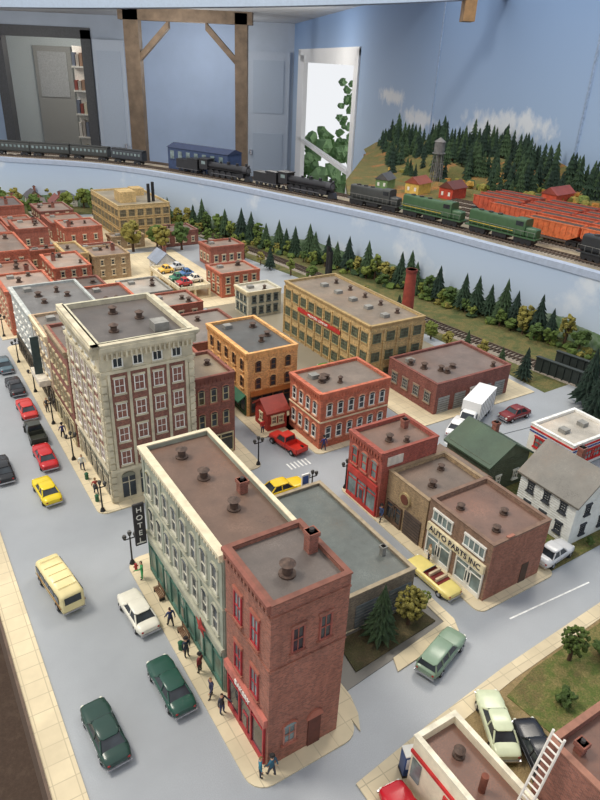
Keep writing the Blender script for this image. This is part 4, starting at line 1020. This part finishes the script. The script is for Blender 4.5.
for k in range(6):
    an=math.pi*k/3; mb.bar((1.8*math.cos(an),1.8*math.sin(an),0),(1.2*math.cos(an),1.2*math.sin(an),8.5),.14,TW)
    an2=an+math.pi/3; mb.bar((1.6*math.cos(an),1.6*math.sin(an),2.5),(1.6*math.cos(an2),1.6*math.sin(an2),2.5),.07,TW); mb.bar((1.35*math.cos(an),1.35*math.sin(an),5.7),(1.35*math.cos(an2),1.35*math.sin(an2),5.7),.07,TW)
    mb.bar((1.8*math.cos(an),1.8*math.sin(an),0),(1.35*math.cos(an2),1.35*math.sin(an2),5.7),.05,TW)
mb.cyl(0,0,8.5,11.3,1.4,TW,n=20);mb.cyl(0,0,11.3,12.4,1.6,TW,r2=.1,n=20);mb.cyl(0,0,8.3,8.5,1.8,TW,n=20);mb.cyl(0,0,0,8.5,.25,TW)
place(mb,"water_tower",34.6,188,0,ZD+.05,False)
def dhouse(name,x,y,w,l,h,c,rc,a):
    mb=MB();mb.box(-w/2,-l/2,0,w/2,l/2,h,plain(c));mb.hull8([(-w/2-.3,-l/2-.3,h),(w/2+.3,-l/2-.3,h),(w/2+.3,l/2+.3,h),(-w/2-.3,l/2+.3,h)],[(-.05,-l/2-.3,h+1.6),(.05,-l/2-.3,h+1.6),(.05,l/2+.3,h+1.6),(-.05,l/2+.3,h+1.6)],roofm(rc))
    for k in (-1,1): mb.box(k*w/4-.3,-l/2-.05,.8,k*w/4+.3,-l/2,1.7,WHITE); mb.box(-w/2-.05,k*l/4-.3,.8,-w/2,k*l/4+.3,1.7,WHITE)
    place(mb,name,x,y,a,ZD+.05,False)
dhouse("trackside_depot",28,175,4,6,2.6,(214,180,90),(150,80,60),-40);dhouse("trackside_cabin",20,180,3.4,5,2.4,(110,140,90),(90,90,90),-30)
dhouse("trackside_cabin",36,170,4,6,2.6,(190,70,50),(110,60,50),-45);dhouse("trackside_cabin",61,166,4,8,3,(200,80,54),(150,70,60),-50);dhouse("trackside_cabin",74,152,4,8,3,(190,70,50),(150,70,60),-55)

# ============================================================ ROOM
def box_obj(name,x0,y0,z0,x1,y1,z1,m):
    mb=MB();mb.box(x0,y0,z0,x1,y1,z1,m);return mb.make(name,loc=((x0+x1)/2,(y0+y1)/2,z0),town=False)
WB=plain((160,182,210),.75,.03,2,name="pale_blue_wall_paint");WGY=plain((176,188,204),.8,.04,3);TRW=plain((232,234,236),.6,.03)
CARP=grassm((112,90,74),(98,78,64),(122,100,82),90,"brown_carpet")
mb=MB();mb.box(-600,-260,-152,150,1050,-150,CARP);mb.make("floor",town=False,recenter=False)
FZ=-150;CZ=74
m,nt,b=newmat("sky_mural_paint")
tc=N(nt,"ShaderNodeTexCoord");sp=N(nt,"ShaderNodeSeparateXYZ");nt.links.new(tc.outputs["Object"],sp.inputs[0])
col=mixrgb(nt,ramp(nt,sp.outputs[2],.0,.7),lin((176,196,220)),lin((130,160,202)))
def cloud(col,yc,zc,ry,rz):
    mp=N(nt,"ShaderNodeMapping");mp.vector_type='POINT';nt.links.new(tc.outputs["Object"],mp.inputs[0])
    mp.inputs["Location"].default_value=(0,-yc/ry,-zc/rz);mp.inputs["Scale"].default_value=(0,1/(ry*CM),1/(rz*CM))
    ln=N(nt,"ShaderNodeVectorMath",operation='LENGTH');nt.links.new(mp.outputs[0],ln.inputs[0])
    nz=noise(nt,tc.outputs["Object"],14,6,.65)
    ma=N(nt,"ShaderNodeMath",operation='MULTIPLY_ADD');ma.inputs[1].default_value=2.4;nt.links.new(nz,ma.inputs[0]);nt.links.new(ln.outputs["Value"],ma.inputs[2])
    f=N(nt,"ShaderNodeMapRange");f.inputs[1].default_value=2.2;f.inputs[2].default_value=1.55;nt.links.new(ma.outputs[0],f.inputs[0])
    return mixrgb(nt,f.outputs[0],col,lin((224,228,234)))
for c in ((262,22,34,6.5),(240,26,24,4),(352,18,30,5),(400,26,28,5)): col=cloud(col,*c)
nt.links.new(col,b.inputs["Base Color"]);b.inputs["Roughness"].default_value=.8
mb=MB()
def wseg(Ya,Yb,za,zb,t=3,mat=m):
    xa,xb=wallX(Ya),wallX(Yb)
    mb.hull8([(xa,Ya,za),(xa+t,Ya,za),(xb+t,Yb,za),(xb,Yb,za)],[(xa,Ya,zb),(xa+t,Ya,zb),(xb+t,Yb,zb),(xb,Yb,zb)],mat)
WY0,WY1=482,712
wseg(-260,WY0,FZ,110);wseg(WY1,760,FZ,110);wseg(WY0,WY1,46,110);wseg(WY0,WY1,FZ,-100)
mb.make("wall_right",town=False,recenter=False)
mb=MB()
for (a,c,za,zb) in ((WY0,WY0+6,-100,46),(WY1-22,WY1,-100,46),(WY0,WY1,40,46),(WY0,WY1,-100,-88),(WY0-6,WY0,-104,50),(WY1,WY1+12,-104,50),(WY0-6,WY1+12,46,51),(WY0,WY1,-30,-27)):
    xa,xb=wallX(a)-1.2,wallX(c)-1.2
    mb.hull8([(xa,a,za),(xa+4,a,za),(xb+4,c,za),(xb,c,za)],[(xa,a,zb),(xa+4,a,zb),(xb+4,c,zb),(xb,c,zb)],TRW)
mb.make("window_1",town=False,recenter=False)
mb=MB()
for Y in (205,330):
    xa=wallX(Y); mb.hull8([(xa-.5,Y,ZD+.1),(xa+1,Y,ZD+.1),(xa+1,Y+1.5,ZD+.1),(xa-.5,Y+1.5,ZD+.1)],[(xa-.5,Y,109),(xa+1,Y,109),(xa+1,Y+1.5,109),(xa-.5,Y+1.5,109)],plain((150,170,198)))
mb.make("trim_1",town=False,recenter=False)
YB=760
mb=MB()
for (a,c,za,zb,mt) in ((-600,-328,FZ,CZ,WB),(-328,-238,54,CZ,WGY),(-238,-190,FZ,CZ,WGY),(-190,-76,FZ,CZ,plain((168,188,218),.7,.03,3)),(-76,-22,FZ,CZ,WGY)):
    mb.box(a,YB,za,c,YB+8,zb,mt)
mb.make("wall_back",town=False,recenter=False)
mb=MB();DG=plain((84,86,90),.6)
for (a,c,za,zb) in ((-334,-324,FZ,60),(-242,-232,FZ,60),(-334,-232,52,62)): mb.box(a,YB-2,za,c,YB+10,zb,DG)
mb.make("trim_2",town=False,recenter=False)
mb=MB();mb.box(-228,YB-10,FZ,-196,YB-5,52,plain((190,202,218),.6,.03));mb.box(-224,YB-11,-50,-200,YB-10,42,plain((180,194,212),.6,.03));mb.cyl(-200,YB-14,-52,-46,1.4,CHROME);mb.make("door_1",town=False,recenter=False)
mb=MB();mb.box(-70,YB-4,FZ,-26,YB-.5,48,plain((178,190,206),.6,.03));
for (za,zb) in ((-10,40),(-130,-30)): mb.box(-64,YB-5,za,-32,YB-4,zb,plain((168,182,200),.6,.03))
mb.cyl(-66,YB-6,-52,-47,1.6,CHROME);mb.make("door_2",town=False,recenter=False)
mb=MB();mb.box(-600,1040,FZ,-100,1048,CZ,plain((206,214,214),.8));mb.box(-190,YB+8,FZ,-184,1040,CZ,plain((206,212,216),.8));mb.make("wall_far",town=False,recenter=False)
mb=MB();SH=plain((214,210,200))
mb.box(-300,903,FZ,-266,930,46,SH)
for k in range(7):
    z=-140+k*27; mb.box(-300,893,z,-266,903,z+2,SH)
    for j in range(7): mb.box(-299+j*4.6,895,z+2,-299+j*4.6+3.6,903,z+2+random.uniform(10,20),plain(random.choice(((140,74,64),(150,120,100),(110,116,130),(200,190,166),(170,160,150),(206,200,190)))))
mb.make("bookshelf",town=False,recenter=False)
mb=MB();mb.box(-398,1030,FZ,-345,1038,45,plain((160,160,156)));mb.box(-392,1028,-20,-351,1030,38,plain((180,182,182)));mb.make("door_3",town=False,recenter=False)
box_obj("picture_frame",-352,YB-3,0,-338,YB,22,WOOD); box_obj("light_switch",-195,YB-1.5,-6,-191,YB,2,WHITE)
TM=plain((112,96,80),.7,.22,12,name="old_timber")
mb=MB();YP=600
mb.box(-156,YP,FZ,-144,YP+12,CZ-1,TM);mb.box(-66,YP,FZ,-56,YP+12,CZ-1,TM);mb.box(-160,YP,CZ-9,-52,YP+12,CZ,TM)
for (xa,xb) in ((-144,-120),(-66,-90)):
    mb.hull8([(xa,YP+2,36),(xa,YP+10,36),(xa,YP+10,42),(xa,YP+2,42)],[(xb,YP+2,CZ-14),(xb,YP+10,CZ-14),(xb,YP+10,CZ-8),(xb,YP+2,CZ-8)],TM)
mb.make("timber_post_frame",town=False,recenter=False)
mb=MB();mb.box(-600,330,CZ,160,1048,CZ+6,plain((196,200,204),.85,.04,2));mb.make("ceiling",town=False,recenter=False)
mb=MB();mb.box(-600,300,FZ,-592,1048,CZ,WB);mb.make("wall_left",town=False,recenter=False)
box_obj("trim_3",-592,470,CZ-7,-150,482,CZ,TM)
mb=MB()
SP=catmull([(-190,262,54),(-102,252,55),(-34,248,57.5),(17,250,60.5),(58,262,64.5),(72,275,67)],8)
vs=[];fs=[]
for p in SP: vs+=[(p[0],p[1],p[2]-1.3),(p[0],p[1]+7,p[2]-1.3),(p[0],p[1]+7,p[2]+1.3),(p[0],p[1],p[2]+1.3)]
for i in range(len(SP)-1):
    for k in range(4): fs.append((4*i+k,4*i+(k+1)%4,4*i+4+(k+1)%4,4*i+4+k))
mb.add(vs,fs,plain((186,202,220),.6,.03));
for X,Y,z in ((-120,255,54.5),(52,262,64.0)):
    mb.box(X-2,Y-3,z-8,X+2,Y+4,z+12,plain((160,124,84),.7,.2,30))
mb.make("overhead_train_shelf",town=False,recenter=False)
def emis(c,s):
    m,nt,b=newmat("lamp_glow");b.inputs["Emission Color"].default_value=lin(c);b.inputs["Emission Strength"].default_value=s;return m
EM=emis((255,246,226),14)
for X,Y in ((-28,500),(-110,560),(-230,520)):
    mb=MB();mb.cyl(X,Y,CZ-1.2,CZ,5.5,WHITE,n=20);mb.cyl(X,Y,CZ-1.5,CZ-1.2,4.2,EM,n=20);mb.make("ceiling_lamp",town=False,loc=(X,Y,CZ))
mb=MB()
HG=leafm((150,184,130))
for k in range(160):
    X=random.uniform(-50,90);Y=random.uniform(880,980);z=random.uniform(-140,-44)+12*math.sin(X*.13); mb.blob(X,Y,z,random.uniform(5,11),HG,1,.4)
for k in range(90):
    X=random.uniform(34,80);z=random.uniform(-60,20); mb.blob(X,random.uniform(900,960),z,random.uniform(2.5,5),HG,1,.5)
mb.make("garden_hedge",town=False,recenter=False)

# ============================================================ LIGHT
w=bpy.data.worlds.new("World");scene.world=w;w.use_nodes=True
bg=w.node_tree.nodes["Background"];bg.inputs[0].default_value=(.95,.97,1,1);bg.inputs[1].default_value=.92
def area(name,x,y,z,tx,ty,tz,size,energy,col=(1,.93,.82)):
    l=bpy.data.lights.new(name,'AREA');l.size=size;l.energy=energy;l.color=col
    o=bpy.data.objects.new(name,l);scene.collection.objects.link(o);o.location=(x*CM,y*CM,z*CM)
    o.rotation_euler=(Vector((tx,ty,tz))-Vector((x,y,z))).to_track_quat('-Z','Y').to_euler();return o
area("overhead_fill_light",-100,60,170,0,80,0,.5,26)  # added fill from the left to brighten the west facades, no fixture
area("overhead_fill_light",70,170,190,0,120,0,.5,15)  # second added overhead fill above the layout, no fixture
def pt(name,x,y,z,e,r=.12,col=(1,.94,.86)):
    l=bpy.data.lights.new(name,'POINT');l.energy=e;l.shadow_soft_size=r;l.color=col
    o=bpy.data.objects.new(name,l);scene.collection.objects.link(o);o.location=(x*CM,y*CM,z*CM)
for X,Y,e in ((-28,500,7),(-110,560,10),(-230,520,13),(-300,660,9),(-110,690,8)): pt("room_fill_light",X,Y,45,e)  # fill points added below the ceiling to brighten room and ceiling, some without fixture
pt("far_room_fill_light",-330,900,50,24);pt("far_room_fill_light",-250,830,50,8)  # added fill points so the room beyond the doorway reads bright, no fixtures

# ============================================================ CAMERA
cam=bpy.data.cameras.new("camera");co=bpy.data.objects.new("camera",cam);scene.collection.objects.link(co)
cam.sensor_width=36;cam.sensor_fit='AUTO';cam.lens=36*650/800;cam.clip_start=.02;cam.clip_end=60
p=math.atan(340/650);phi=math.radians(2.6)
R=Vector((1,0,0));U=Vector((0,math.sin(p),math.cos(p)));Fw=Vector((0,math.cos(p),-math.sin(p)))
Xc=R*math.cos(phi)+U*math.sin(phi);Yc=-R*math.sin(phi)+U*math.cos(phi);Zc=-Fw
co.matrix_world=Matrix(((Xc.x,Yc.x,Zc.x,0),(Xc.y,Yc.y,Zc.y,0),(Xc.z,Yc.z,Zc.z,.42),(0,0,0,1)))
scene.camera=co
